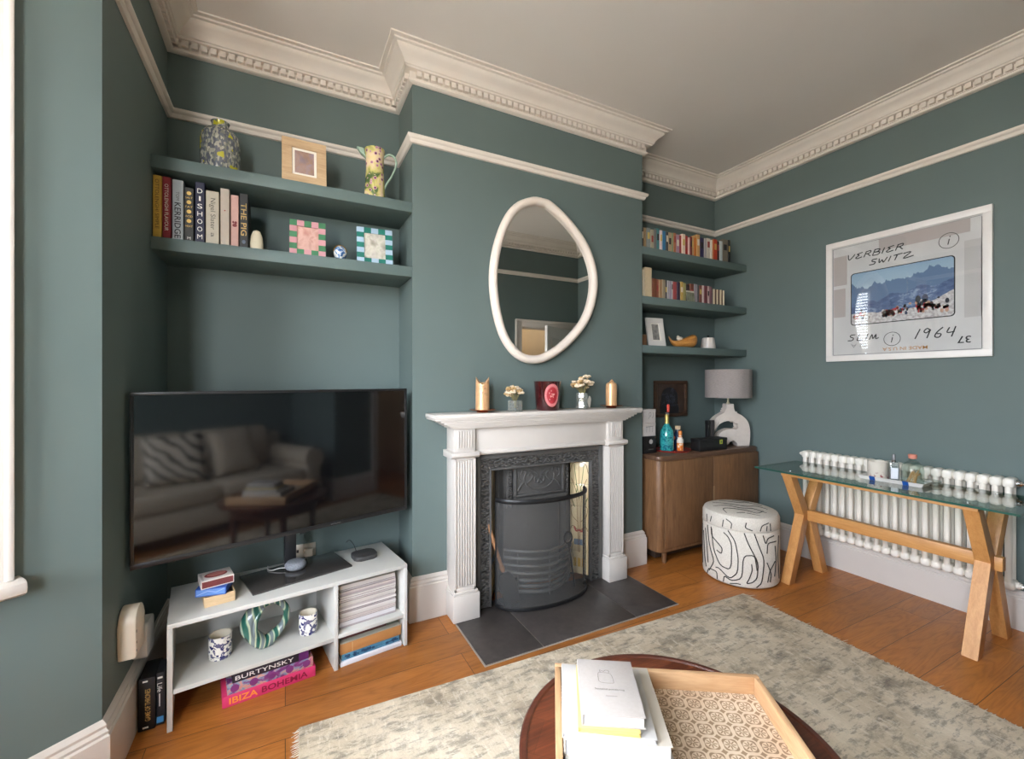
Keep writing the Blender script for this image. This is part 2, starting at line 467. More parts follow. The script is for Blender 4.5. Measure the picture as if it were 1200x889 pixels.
def blind(i, label, tilt):
    a = Vector(P[i]); b = Vector(P[(i+1) % NP]); ang = math.atan2(b.y-a.y, b.x-a.x)
    s0, s1, z0, z1 = OPEN[i]
    t = thing('venetian_blind', label, 'blind', (a.x, a.y, 0), ang, 'white venetian blinds in the bay')
    SL = plain('blind_slat_white', (236, 234, 228), .5, var=.01)
    g = G(); g.box(s0+.006, s1-.006, -.008, .034, z1-.05, z1-.004, .003); g.obj('headrail', SL, t)
    g = G(); z = z0+.06
    while z < z1-.06:
        M = Matrix.Translation((0, .013, z)) @ Matrix.Rotation(R(tilt), 4, 'X')
        g.box(s0+.008, s1-.008, -.024, .024, -.0012, .0012, M=M); z += .047
    g.obj('slats', SL, t, smooth=False)
    g = G(); g.box(s0+.008, s1-.008, -.011, .037, z0+.015, z0+.033, .003); g.obj('bottom_rail', SL, t)
    g = G()
    for x in (s0+.1, s1-.1):
        for y in (-.012, .038): g.tube([(x, y, z0+.03), (x, y, z1-.03)], .0009, 6)
    g.obj('ladder_cord', SL, t)
blind(13, 'white venetian blind in the narrow bay window beside the television alcove', 34)
blind(12, 'white venetian blind across the wide middle window of the bay', 30)

# open door to the hall -------------------------------------------------------
DOORM = plain('door_grey_white', (214, 209, 202), .4, var=.02)
root = bpy.data.objects.new('door_1', None); COL.objects.link(root); root.location = (3.51, -.06, 0); root.rotation_euler = (0, 0, R(180-31))
structure(root, 'panelled white door standing ajar into the room', 'door')
g = G(); g.box(0, .775, -.018, .018, .008, 2.05, .003)
for x0, x1 in ((.11, .345), (.43, .665)):
    for z0, z1 in ((.22, .82), (1.0, 1.92)):
        for y in (-1, 1):
            for q in ((x0, x1, z0, z0+.02), (x0, x1, z1-.02, z1), (x0, x0+.02, z0, z1), (x1-.02, x1, z0, z1)):
                g.box(q[0], q[1], min(y*.016, y*.026), max(y*.016, y*.026), q[2], q[3], .004)
g.obj('door_leaf', DOORM, root)
g = G()
for y in (-1, 1):
    g.lathe([(.0, 0), (.012, 0), (.010, .02), (.024, .03), (.028, .045), (.02, .058), (0, .062)], 16, M=Matrix.Translation((.715, y*.018, 1.0)) @ Matrix.Rotation(R(-90*y), 4, 'X'))
g.obj('door_knob', BRASS, root)
g = G()
for x0, x1 in ((2.71-.09, 2.71), (3.51, 3.598)): g.box(x0, x1, -.06, -.034, 0, 2.16, .004)
g.box(2.71, 3.51, -.06, -.034, 2.07, 2.16, .004)
g.box(2.71-.09, 2.71-.07, -.05, -.02, 0, 2.16, .004); g.box(2.62, 3.598, -.05, -.02, 2.14, 2.165, .004)
g.box(2.71, 2.725, -.18, -.06, 0, 2.07); g.box(3.497, 3.51, -.18, -.06, 0, 2.07); g.box(2.725, 3.497, -.18, -.06, 2.057, 2.07)
structure(g.obj('door_2', WHITE), 'white architrave and lining of the doorway', 'door frame')
HALL = plain('hall_cream_wall', (226, 214, 194), .65, var=.02)
g = G(); g.box(2.10, 2.2, -2.4, -.98, 0, ZC); structure(g.obj('wall_hall_left', HALL, smooth=False), 'cream hall wall', 'wall')
g = G(); g.box(2.21, 3.61, -.19, -.181, 0, ZC); 
g.bm.free()
g = G(); g.box(2.98, 3.10, -2.398, -1.7, 0, ZC); structure(g.obj('wall_hall_pier', HALL, smooth=False), 'cream hall pier', 'wall')
g = G(); g.box(3.61, 3.73, -2.4, -.18, 0, ZC); structure(g.obj('wall_hall_right', HALL, smooth=False), 'cream hall wall', 'wall')
g = G(); g.box(2.2, 3.61, -2.5, -2.4, 0, ZC); structure(g.obj('wall_hall_end', HALL, smooth=False), 'cream hall wall', 'wall')
# ------------------------------------------------------------------ fireplace surround
FX = 1.468
sur = thing('fireplace_surround', 'white painted wooden fire surround with fluted pilasters on the chimney breast', 'fireplace', (FX, 2.5, 0))
def pilaster(sx):
    x0, x1 = (-.617, -.488) if sx < 0 else (.492, .617)
    g = G(); g.box(x0, x1, -.13, 0, .165, .935, .002)
    # raised reeds between flutes
    w = (x1-x0)-.035; nf = 6
    for i in range(nf):
        xa = x0+.0175+w*(i+.18)/nf; xb = x0+.0175+w*(i+.82)/nf
        g.box(xa, xb, -.139, -.128, .20, .915, .004)
    for a, b in ((x0, x0+.012), (x1-.012, x1)): g.box(a, b, -.139, -.128, .17, .935, .002)
    g.box(x0, x1, -.139, -.128, .17, .19, .002); g.box(x0, x1, -.139, -.128, .92, .935, .002)
    return g, x0, x1
for sx in (-1, 1):
    g, x0, x1 = pilaster(sx); g.obj('pilaster', WHITE, sur)
    g = G(); g.box(x0-.012, x1+.02, -.152, 0, .006, .155, .003); g.box(x0-.008, x1+.012, -.146, 0, .155, .172, .006); g.obj('plinth', WHITE, sur)
    g = G()
    g.box(x0, x1, -.13, 0, .965, 1.10, .002)
    w = (x1-x0)-.035
    for i in range(6):
        xa = x0+.0175+w*(i+.18)/6; xb = x0+.0175+w*(i+.82)/6
        g.box(xa, xb, -.138, -.128, .985, 1.085, .004)
    g.obj('capital', WHITE, sur)
g = G(); g.box(-.488, .492, -.105, 0, .955, 1.11, .002); g.obj('frieze', WHITE, sur)
Mx = Matrix(((0, 0, 1, 0), (1, 0, 0, 0), (0, 1, 0, 0), (0, 0, 0, 1)))     # profile (y, z) swept along x
g = G()
g.prism([(0, .93), (-.142, .93), (-.150, .936), (-.158, .944), (-.158, .958), (-.150, .966), (0, .968)], -.64, -.47, Mx, .002)
g.prism([(0, .93), (-.142, .93), (-.150, .936), (-.158, .944), (-.158, .958), (-.150, .966), (0, .968)], .475, .64, Mx, .002)
g.prism([(0, .936), (-.112, .936), (-.120, .944), (-.120, .956), (-.112, .964), (0, .964)], -.475, .48, Mx, .002)
g.obj('band_moulding', WHITE, sur)
def tier(g, hw, dp, z0, z1, bev=.002): g.box(-hw, hw, -dp, 0, z0, z1, bev)
g = G()
tier(g, .635, .143, 1.098, 1.108, .003); tier(g, .650, .150, 1.106, 1.118, .004); tier(g, .668, .158, 1.116, 1.128, .004); tier(g, .688, .166, 1.126, 1.140, .005); tier(g, .708, .172, 1.138, 1.152, .004)
g.obj('bed_moulding', WHITE, sur)
g = G(); tier(g, .742, .182, 1.150, 1.160, .004); tier(g, .748, .186, 1.158, 1.185, .006)
g.obj('mantel_shelf', WHITE, sur)

# cast iron insert
IX = 1.482
m, nt, bs = newmat('cast_iron_leaf_relief')
v = coords(nt, (1, 1, 1), (0, 0, 0)); vo = N(nt, 'ShaderNodeTexVoronoi', feature='F1'); vo.inputs['Scale'].default_value = 46
mp = N(nt, 'ShaderNodeMapping'); mp.inputs['Rotation'].default_value = (0, R(38), 0); mp.inputs['Scale'].default_value = (1, 1, 2.4)
nt.links.new(v, mp.inputs['Vector']); nt.links.new(mp.outputs[0], vo.inputs['Vector'])
nt.links.new(ramp(nt, vo.outputs['Distance'], [(0, (124, 121, 117)), (.55, (88, 86, 83)), (1, (44, 43, 42))]), bs.inputs['Base Color'])
bs.inputs['Metallic'].default_value = .35; bs.inputs['Roughness'].default_value = .48
inv = N(nt, 'ShaderNodeMath', operation='SUBTRACT'); inv.inputs[0].default_value = 1; nt.links.new(vo.outputs['Distance'], inv.inputs[1])
bump(nt, bs, inv.outputs[0], 1.0, .012)
RELIEF = m
ins = thing('fireplace_insert', 'black cast iron fireplace insert with leaf-patterned frame, set inside the white surround', 'fireplace', (IX, 2.43, 0))
g = G()
W2, H2 = .472, .928
for (x0, x1, z0, z1) in ((-W2, -W2+.03, .0065, H2), (W2-.03, W2, .0065, H2), (-W2+.03, W2-.03, H2-.03, H2)): g.box(x0, x1, -.006, .07, z0, z1, .005)
for (x0, x1, z0, z1) in ((-W2+.088, -W2+.1, .0065, H2-.088), (W2-.1, W2-.088, .0065, H2-.088), (-W2+.088, W2-.088, H2-.1, H2-.088)): g.box(x0, x1, -.006, .07, z0, z1, .004)
g.obj('outer_frame', IRON, ins)
g = G()
for (x0, x1, z0, z1) in ((-W2+.03, -W2+.088, .0065, H2-.03), (W2-.088, W2-.03, .0065, H2-.03), (-W2+.088, W2-.088, H2-.088, H2-.03)): g.box(x0, x1, .004, .07, z0, z1)
g.obj('relief_border', RELIEF, ins)
# inner splayed cheeks carrying tiles
TILE = plain('cream_glazed_tile', (226, 204, 160), .18, var=.05, scale=5, coat=.5)
BRN = plain('tile_painted_brown', (112, 74, 40), .3); GRN = plain('tile_painted_green', (92, 104, 62), .3); RED = plain('tile_painted_red', (176, 72, 66), .3); BLU = plain('tile_painted_blue', (110, 136, 160), .3); YEL = plain('tile_painted_yellow', (214, 170, 70), .3)
for sx in (-1, 1):
    xo = sx*(W2-.1); xi = sx*(W2-.1-.085)
    u = Vector((xi-xo, .055, 0)); 
    if sx > 0: o = Vector((xi, .11+.02, .035)); uu = Vector((xo-xi, -.11, 0))
    else: o = Vector((xo, .02, .035)); uu = Vector((xi-xo, .11, 0))
    w = uu.length
    M = frame(o, uu, (0, 0, 1))
    g = G(); hh = .78/5
    for j in range(5): g.box(.004, w-.004, j*hh+.001, (j+1)*hh-.001, -.008, 0, .0015, M=M)
    tp = g.obj('tile_panel', TILE, ins)
    g = G(); cx = w/2
    def st(pts, wd, mt): g.ribbon([(p[0], p[1]) for p in catmull([(a, b) for a, b in pts], 5)], wd, M, mt)
    for q in (-1, 1):
        st([(cx+q*.004, .15), (cx+q*.012, .40), (cx+q*.02, .56), (cx+q*.055, .66)], .004, 0)
        st([(cx, .52), (cx+q*.02, .64), (cx+q*.035, .76)], .004, 1)
        st([(cx+q*.01, .36), (cx+q*.05, .40), (cx+q*.058, .46), (cx+q*.035, .47)], .0035, 0)
        st([(cx+q*.008, .30), (cx+q*.045, .33), (cx+q*.062, .30)], .0035, 0)
        st([(cx+q*.064, .70), (cx+q*.05, .755), (cx+q*.02, .772), (cx, .774)], .004, 0)
        st([(cx+q*.04, .22), (cx+q*.05, .15), (cx+q*.02, .05)], .004, 1)
        st([(cx+q*.02, .56), (cx+q*.012, .60), (cx+q*.025, .62)], .006, 1); st([(cx+q*.03, .46), (cx+q*.048, .50), (cx+q*.06, .53)], .006, 1)
        st([(cx, .305), (cx+q*.02, .295), (cx+q*.035, .325)], .012, 2)
    for k2 in range(5): st([(cx-.028+.014*k2, .20), (cx-.03+.015*k2, .24)], .013, 3)
    st([(cx, .20), (cx, .56), (cx, .75)], .003, 0)
    for k2 in range(3): st([(cx-.03+.03*k2, .05), (cx-.03+.03*k2, .11)], .02, 4)
    g.obj('painted_flowers', [BRN, GRN, RED, BLU, YEL], tp, smooth=False)
g = G()      # firebox: back, cheeks, top, hood
g.box(-.394, .394, .172, .188, .0065, .862); 
g.box(-.25, -.225, .085, .188, .0065, .86); g.box(.225, .25, .085, .188, .0065, .86); g.box(-.40, .40, .06, .19, .82, .86)
g.box(-.39, -.225, .150, .165, .0065, .86); g.box(.225, .39, .150, .165, .0065, .86)
g.obj('firebox', IRON, ins)
g = G()      # hood panel
g.box(-.19, .19, .06, .10, .60, .83, .004)
for (x0, x1, z0, z1) in ((-.19, .19, .815, .83), (-.19, .19, .63, .645), (-.19, -.172, .63, .83), (.172, .19, .63, .83)): g.box(x0, x1, .044, .062, z0, z1, .006)
g.box(-.205, .205, .04, .09, .595, .622, .008)
for sx in (-1, 1): g.box(sx*.215-.018, sx*.215+.018, .062, .09, .56, .83, .004)
hd = g.obj('hood', IRON, ins)
g = G()
def sp(pts, r): g.tube(catmull(pts, 6), r, 8)
yq = .058
for sx in (-1, 1):
    sp([(0, yq, .665), (sx*.05, yq, .672), (sx*.095, yq, .70), (sx*.115, yq, .745), (sx*.10, yq, .785), (sx*.125, yq, .795), (sx*.14, yq, .77)], .005)
    sp([(sx*.115, yq, .72), (sx*.14, yq, .70), (sx*.16, yq, .668)], .006)
    sp([(sx*.10, yq, .71), (sx*.07, yq, .725), (sx*.05, yq, .755), (sx*.07, yq, .775), (sx*.085, yq, .755)], .0045)
    sp([(0, yq, .70), (sx*.03, yq, .715), (sx*.035, yq, .745), (sx*.012, yq, .75)], .006)
    sp([(sx*.14, yq, .735), (sx*.155, yq, .75), (sx*.15, yq, .79)], .005)
    sp([(sx*.012, yq, .76), (sx*.04, yq, .785), (sx*.075, yq, .80)], .0045)
sp([(-.02, yq, .705), (0, yq, .725), (.02, yq, .705)], .008)
for k2 in range(9): g.ball((-.15+.0375*k2, .045, .609), .008, (1.3, .6, .8), 8, 6)
g.obj('scroll_relief', IRON, hd)
for sx in (-1, 1):
    g = G(); g.box(sx*.215-.012, sx*.215+.012, .057, .063, .57, .82); g.obj('relief_strip', RELIEF, hd, smooth=False)
g = G()      # grate bars and ash front
for z in (.17, .215, .26, .305):
    g.tube([(-.25+.5*t/16, .07-.14*math.sin(math.pi*t/16)**.8 if 0 < t < 16 else .07, z) for t in range(17)], .011, 8)
for z in (.05, .085, .12): g.tube([(-.23+.46*t/16, .055-.11*math.sin(math.pi*t/16), z) for t in range(17)], .013, 8)
for t in (2, 8, 14): g.tube([(-.25+.5*t/16, .07-.14*math.sin(math.pi*t/16)**.8, .03), (-.25+.5*t/16, .07-.14*math.sin(math.pi*t/16)**.8, .31)], .006, 6)
g.obj('grate', IRON, ins)

# hearth
m, nt, bs = newmat('dark_slate_tile'); v = coords(nt)
n = noise(nt, v, 5, 5, .6, .4); n2 = noise(nt, v, 26, 3)
c = ramp(nt, n, [(.3, (50, 46, 44)), (.55, (66, 60, 57)), (.8, (84, 76, 70))])
c = mixc(nt, .25, c, ramp(nt, n2, [(.3, (46, 42, 41)), (.7, (84, 78, 74))]))
nt.links.new(c, bs.inputs['Base Color']); bs.inputs['Roughness'].default_value = .36; bump(nt, bs, n2, .08, .002)
SLATE = m
hr = thing('hearth', 'dark grey slate-look tiled hearth flush with the floor in front of the fireplace', 'hearth', (0, 0, 0))
for x0, x1 in ((.857, 1.181), (1.185, 1.810), (1.814, 2.14)):
    g = G(); g.box(x0, x1, 1.943, 2.498, .0005, .006, .001); g.obj('hearth_tile', SLATE, hr)
GROUT = plain('pale_grout', (150, 140, 130), .8)
g = G(); g.box(.850, 2.147, 1.936, 2.498, .0002, .0035); g.obj('grout', GROUT, hr, smooth=False)

# fire screen: curved fine mesh with black rims
m = bpy.data.materials.new('fine_black_mesh'); m.use_nodes = True; nt = m.node_tree; nt.nodes.clear()
out = N(nt, 'ShaderNodeOutputMaterial'); t = N(nt, 'ShaderNodeBsdfTransparent'); d = N(nt, 'ShaderNodeBsdfPrincipled')
d.inputs['Base Color'].default_value = lin((92, 91, 89)); d.inputs['Roughness'].default_value = .5; d.inputs['Metallic'].default_value = .1
mx = N(nt, 'ShaderNodeMixShader'); n = noise(nt, coords(nt), 4); k = N(nt, 'ShaderNodeMapRange'); k.inputs[3].default_value = .38; k.inputs[4].default_value = .52
nt.links.new(n, k.inputs[0]); nt.links.new(k.outputs[0], mx.inputs[0])
nt.links.new(t.outputs[0], mx.inputs[1]); nt.links.new(d.outputs[0], mx.inputs[2]); nt.links.new(mx.outputs[0], out.inputs[0])
MESHM = m
def scr(t): a = R(180+180*t); return (.325*math.cos(a), .165*math.sin(a)**1 if True else 0)
fs = thing('fire_screen', 'curved black mesh spark guard standing on the hearth in front of the grate', 'fire screen', (1.458, 2.415, .006))
pts = [scr(i/32) for i in range(33)]
g = G(); va = [g.bm.verts.new((x, y, .012)) for x, y in pts]; vb = [g.bm.verts.new((x, y, .645)) for x, y in pts]
for i in range(32): g.bm.faces.new((va[i], va[i+1], vb[i+1], vb[i]))
g.obj('mesh_panel', MESHM, fs)
g = G(); g.tube([(x, y, .648) for x, y in pts], .011, 8, flat=(.5, 1.3)); g.obj('top_rim', BLACK, fs)
g = G(); g.tube([(x, y, .013) for x, y in pts], .011, 8, flat=(.5, 1.2)); g.obj('bottom_rim', BLACK, fs)
for x, y in (pts[0], pts[-1]):
    g = G(); g.tube([(x, y, .003), (x, y, .655)], .006, 8); g.obj('upright', BLACK, fs)
# fire tools behind the guard
HANDLE = wood('turned_tool_handle', (150, 104, 70), (176, 128, 90), 'z', 3)
br = thing('hearth_brush', 'wooden-handled hearth shovel leaning inside the spark guard', 'fire tool', (1.235, 2.375, .014))
Mt = Matrix.Rotation(R(-8), 4, 'X') @ Matrix.Rotation(R(-16), 4, 'Y')
g = G(); g.lathe([(0, .21), (.012, .21), (.016, .235), (.010, .26), (.011, .34), (.013, .47), (.010, .52), (0, .525)], 12, M=Mt); g.obj('handle', HANDLE, br)
g = G(); g.prism([(-.05, 0), (.05, 0), (.058, .15), (.03, .2), (-.03, .2), (-.058, .15)], -.004, .004, Mt @ Matrix.Rotation(R(90), 4, 'X'), .002); g.obj('blade', BLACK, br)
tg = thing('fire_poker', 'black poker with a ring handle propped at the tiled end inside the spark guard', 'fire tool', (1.70, 2.40, .014))
Mt = Matrix.Rotation(R(-9), 4, 'Y')
g = G(); g.tube([(0, 0, .002), (0, 0, .30)], .006, 8, M=Mt); g.obj('shaft', BLACK, tg)
g = G(); g.tube([(.03*math.cos(a*2*math.pi/18), 0, .335+.038*math.sin(a*2*math.pi/18)) for a in range(18)], .006, 8, closed=True, M=Mt); g.obj('ring_handle', BLACK, tg)

# ------------------------------------------------------------------ mantel things
mz = 1.185
def dish(t):
    g = G(); g.lathe([(0, 0), (.034, 0), (.036, .004), (.032, .008), (.05, .011), (.078, .016), (.080, .019), (.05, .015), (0, .013)], 40); g.obj('copper_dish', COPPER, t)
GOLD = plain('gold_wax', (220, 172, 126), .36, .3, var=.08, scale=18)
cd = thing('cat_candle', 'gold cat-shaped candle with two pointed ears on a copper dish', 'candle', (1.04, 2.405, mz)); dish(cd)
g = G(); n = 48; rows = 8; r = .0415
rings = []
for j in range(rows+1):
    ring = []
    for i in range(n):
        a = 2*math.pi*i/n; ca = math.cos(a)
        top = .178+.034*max(0, abs(ca)**5)-.012*max(0, -math.sin(a))*(1-abs(ca))
        z = .014+(top-.014)*j/rows; rr = r*(1-.05*(j/rows))
        ring.append(g.bm.verts.new((rr*ca, rr*math.sin(a), z)))
    rings.append(ring)
for a_, b_ in zip(rings, rings[1:]):
    for i in range(n): g.bm.faces.new((a_[i], a_[(i+1) % n], b_[(i+1) % n], b_[i]))
c0 = g.bm.verts.new((0, 0, .160))
for i in range(n): g.bm.faces.new((rings[-1][i], rings[-1][(i+1) % n], c0))
g.bm.faces.new(rings[0][::-1])
body = g.obj('wax_body', GOLD, cd, ang=50)
body.rotation_euler = (0, 0, R(-22))
g = G()
FACE = plain('cat_face_line', (120, 84, 56), .6)
for sx in (-1, 1): g.tube([(sx*(.008+.012*t/6), -.0405+.004*(t/6)**2, .138+.006*math.sin(t/6*math.pi)) for t in range(7)], .0012, 6)
g.tube([(0, -.041, .122), (0, -.0415, .112)], .0016, 6)
for sx in (-1, 1):
    for q in (0, 1): g.tube([(sx*.010, -.0405, .115-.006*q), (sx*.030, -.030, .112-.01*q)], .0007, 5)
fo = g.obj('face_lines', FACE, body)
gc = thing('pillar_candle', 'gold pillar candle with a broken pointed top on a copper dish', 'candle', (2.012, 2.405, mz)); dish(gc)
g = G(); g.lathe([(0, .013), (.038, .013), (.0385, .15), (.036, .165), (.028, .172), (.020, .176), (0, .170)], 32)
g.prism([(-.03, 0), (.026, 0), (.018, .024), (.004, .038), (-.01, .022)], -.008, .008, Matrix.Translation((0, 0, .158)) @ Matrix.Rotation(R(90), 4, 'X'), .004)
g.obj('wax_body', GOLD, gc)

PETAL = plain('dried_cream_petal', (226, 206, 178), .8, var=.1); STEM = plain('dried_stem', (142, 132, 84), .8, var=.12); PETY = plain('dried_ochre_petal', (196, 162, 110), .8, var=.15)
CRYS = glass('cut_glass', (240, 243, 240), .9, .05, .14, (222, 222, 216))
def bud_vase(x, y, label, w, h, spread, top, hexa, tagged):
    t = thing('bud_vase', label, 'vase', (x, y, mz), R(20))
    g = G()
    if hexa:
        g.lathe([(.0, 0), (w*.5, 0), (w*.56, h*.1), (w*.46, h*.45), (w*.56, h*.75), (w*.5, h), (w*.42, h), (w*.44, h*.15), (0, h*.12)], 8)
    else:
        pr = rrect(w, w, .01, 3)
        g.prism(pr, 0, h, None, .003)
        for i in range(4):
            for j in range(3):
                for k3 in range(3):
                    M = Matrix.Rotation(i*math.pi/2, 4, 'Z'); g.ball((-w*.28+w*.28*k3, -w/2, h*(.22+.28*j)), .009, (1, .4, 1), 6, 5, M=M)
    g.obj('glass_body', CRYS, t, ang=20)
    rr = random.Random(int(x*1000)); n = 17 if not hexa else 26
    gs = G(); gf = G()
    for i in range(n):
        a = rr.uniform(0, 2*math.pi); q = spread*math.sqrt(rr.uniform(.02, 1)); zz = h+(top-h)*rr.uniform(.30, 1)*(1-.15*(q/spread)**2)
        e = Vector((q*math.cos(a), q*math.sin(a), zz))
        gs.tube(catmull([(rr.uniform(-.01, .01), rr.uniform(-.01, .01), h*.3), (e.x*.3, e.y*.3, h*1.05), tuple(e)], 3), .0014, 5)
        mt = 0 if rr.random() < .65 else 1
        for k3 in range(5):
            b = k3*2*math.pi/5; rad = rr.uniform(.008, .0135)
            gf.ball((e.x+rad*.9*math.cos(b), e.y+rad*.9*math.sin(b), e.z+rr.uniform(-.005, .006)), rad, (1, 1, .7), 7, 5, mat=mt)
        gf.ball((e.x, e.y, e.z+.004), .007, (1, 1, 1), 7, 5, mat=1)
    gs.obj('stems', STEM, t); gf.obj('flowers', [PETAL, PETY], t)
    if tagged:
        g = G(); M = Matrix.Translation((w*.62, -.02, h*.38)) @ Matrix.Rotation(R(14), 4, 'Y')
        g.prism([(-.02, -.03), (.022, -.03), (.022, .028), (.008, .045), (-.008, .045), (-.02, .028)], -.0008, .0008, M @ Matrix.Rotation(R(90), 4, 'X'))
        g.tube([(w*.6, -.02, h*.72), (w*.3, 0, h*1.0)], .0008, 5)
        g.obj('paper_tag', plain('paper_tag_white', (226, 224, 216), .8), t)
bud_vase(1.257, 2.40, 'small square glass bud vase with dried cream flowers beside the cat candle', .070, .070, .056, .170, False, False)
bud_vase(1.765, 2.405, 'faceted glass bud vase with a taller dried posy and a white paper tag', .078, .105, .072, .226, True, True)

m = glass('dark_red_glass', (150, 20, 30), .8, .03, .78, (66, 14, 18))
RJ = thing('candle_jar', 'large dark red glass candle jar with an oval pink label, centre of the mantelpiece', 'candle', (1.492, 2.405, mz))
g = G(); g.lathe([(0, 0), (.070, 0), (.073, .004), (.087, .180), (.088, .184), (.083, .184), (.070, .012), (0, .010)], 48); g.obj('glass_jar', m, RJ)
g = G(); g.lathe([(0, .012), (.068, .012), (.078, .130), (0, .132)], 40); g.obj('red_wax', plain('red_wax', (122, 30, 34), .5), RJ)
def on_jar(a, z, rad=0.0):
    rr = .0735+.0795*.0+(.087-.073)*(z/.18)+rad; return Vector((rr*math.sin(a), -rr*math.cos(a), z))
LABM = plain('oval_label_pink', (196, 110, 112), .6, var=.1, scale=80); LABR = plain('oval_label_red', (158, 34, 44), .6, var=.25, scale=120); LABD = plain('label_dark_ring', (40, 20, 22), .6)
def oval(ra, rz, off, mt, name, a0=R(-10)):
    g = G(); n = 36; c = g.bm.verts.new(on_jar(a0, .096, off)); ring = []
    mid = []
    for i in range(n):
        b = 2*math.pi*i/n
        mid.append(g.bm.verts.new(on_jar(a0+ra*.5*math.cos(b), .096+rz*.5*math.sin(b), off))); ring.append(g.bm.verts.new(on_jar(a0+ra*math.cos(b), .096+rz*math.sin(b), off)))
    for i in range(n):
        j = (i+1) % n; g.bm.faces.new((c, mid[i], mid[j])); g.bm.faces.new((mid[i], ring[i], ring[j], mid[j]))
    return g.obj(name, mt, RJ)
lab = oval(.60, .072, .0012, LABM, 'oval_label'); oval(.42, .052, .0020, LABR, 'label_centre')
g = G()
for i in range(26):
    b = 2*math.pi*i/26; p = on_jar(R(-10)+.51*math.cos(b), .096+.062*math.sin(b), .0022); g.ball(p, .0022, (1, 1, 1), 6, 4)
for i in range(14):
    b = rnd.uniform(0, 6.28); q = rnd.uniform(.1, .8); p = on_jar(R(-10)+.38*q*math.cos(b), .096+.046*q*math.sin(b), .0028); g.ball(p, .0032, (1, 1, 1.5), 6, 4)
g.obj('label_print', plain('label_print_pale', (214, 150, 140), .6), RJ)

# mirror
mo = [(1.4058, 2.557), (1.488, 2.566), (1.566, 2.5515), (1.718, 2.455), (1.859, 2.311), (1.9355, 2.130), (1.9318, 1.952), (1.859, 1.771), (1.718, 1.619), (1.566, 1.516), (1.437, 1.479), (1.313, 1.503), (1.209, 1.600), (1.1435, 1.754), (1.110, 1.972), (1.129, 2.169), (1.194, 2.362), (1.283, 2.490)]
cx = sum(p[0] for p in mo)/len(mo); cz = sum(p[1] for p in mo)/len(mo)
mi = thing('wall_mirror', 'egg-shaped wall mirror in a rounded white frame on the chimney breast', 'mirror', (cx, 2.5, cz))
loop = catmull([(x-cx, z-cz, 0) for x, z in mo], 5, True)
def inset(loop, d):
    out = []; k = len(loop)
    for i in range(k):
        t = (loop[(i+1) % k]-loop[i-1]).normalized(); nn = Vector((-t.y, t.x, 0))
        q = loop[i]+nn*d
        if q.length > loop[i].length: q = loop[i]-nn*d
        out.append(q)
    return out
inn = inset(loop, .030); gl = inset(loop, .04)
g = G(); g.tube([(p.x, -.028, p.y) for p in inn], .030, 14, closed=True, flat=(1, .92)); g.obj('mirror_frame', plain('mirror_frame_white', (228, 216, 204), .45, var=.02), mi)
m, nt, bs = newmat('silvered_glass'); bs.inputs['Metallic'].default_value = 1; bs.inputs['Roughness'].default_value = .0; bs.inputs['Base Color'].default_value = (.86, .88, .87, 1)
g = G(); g.prism([(p.x, p.y) for p in inset(loop, .03)], .018, .022, Matrix.Rotation(R(90), 4, 'X')); g.obj('mirror_glass', m, mi, smooth=False)
# ------------------------------------------------------------------ floating shelves
def shelf(label, x0, x1, zt, th=.058):
    g = G(); g.box(x0, x1, 2.505, 2.829, zt-th, zt, .002)
    return tag(g.obj('floating_shelf', TEALS), label, 'shelf', 'teal floating shelves in the alcoves')
ST, SL = 2.393, 2.024
shelf('upper teal floating shelf above the television, holding the tall vase and jug', -.539, .645, ST)
shelf('lower teal floating shelf above the television, holding the cookbooks', -.539, .645, SL)
shelf('topmost teal shelf in the alcove beside the cabinet lamp, filled with paperbacks', 2.388, 3.609, 2.388)
shelf('middle teal shelf in the right alcove, holding the smaller faded paperbacks', 2.388, 3.609, 2.014)
shelf('lowest teal shelf in the right alcove, holding the clog and white pot', 2.388, 3.609, 1.643)

def book(label, x0, x1, h, c, z, yf=2.53, dep=.15, group=None, soft=True, lean=0.0, mt=None, name='book'):
    """upright book, spine to the room (-y)"""
    w = x1-x0; t = thing(name, label, 'book', ((x0+x1)/2, yf, z+.0004), 0, group)
    if lean: t.rotation_euler = (0, R(lean), 0)
    cv = mt or plain('cover_%02x%02x%02x' % tuple(c), c, .55, var=.06, scale=30)
    b = min(.0025, w*.14); hw = w/2-.0004; r = min(.004, w*.25)
    g = G(); g.prism([(-hw, r), (-hw+r*.6, r*.2), (0, 0), (hw-r*.6, r*.2), (hw, r), (hw, dep), (hw-b, dep), (hw-b, r+.003), (-hw+b, r+.003), (-hw+b, dep), (-hw, dep)], 0, h)
    g.obj('cover', cv, t)
    g = G(); g.box(-hw+b, hw-b, r+.004, dep-.003, .002 if soft else .004, h-(.001 if soft else .004)); g.obj('pages', PAGES, t, smooth=False)
    return t, w
def spine(t, body, mat, w, h, z, kind='down', name='spine_title', tw=None, bold=0.0):
    """kind down: reads top to bottom; up: stacked upright line"""
    if kind == 'down': M = frame((0, -.0006, z), (0, 0, -1), (1, 0, 0))
    else: M = frame((0, -.0006, z), (1, 0, 0), (0, 0, 1))
    return text(name, body, mat, t, M, width=w, height=h, font_bold=bold)
TW = plain('print_white', (232, 228, 220), .6); TB = plain('print_black', (24, 24, 26), .6); TY = plain('print_yellow', (222, 184, 96), .6); TG = plain('print_grey', (90, 88, 84), .6); TGOLD = plain('print_gold', (196, 160, 90), .5)
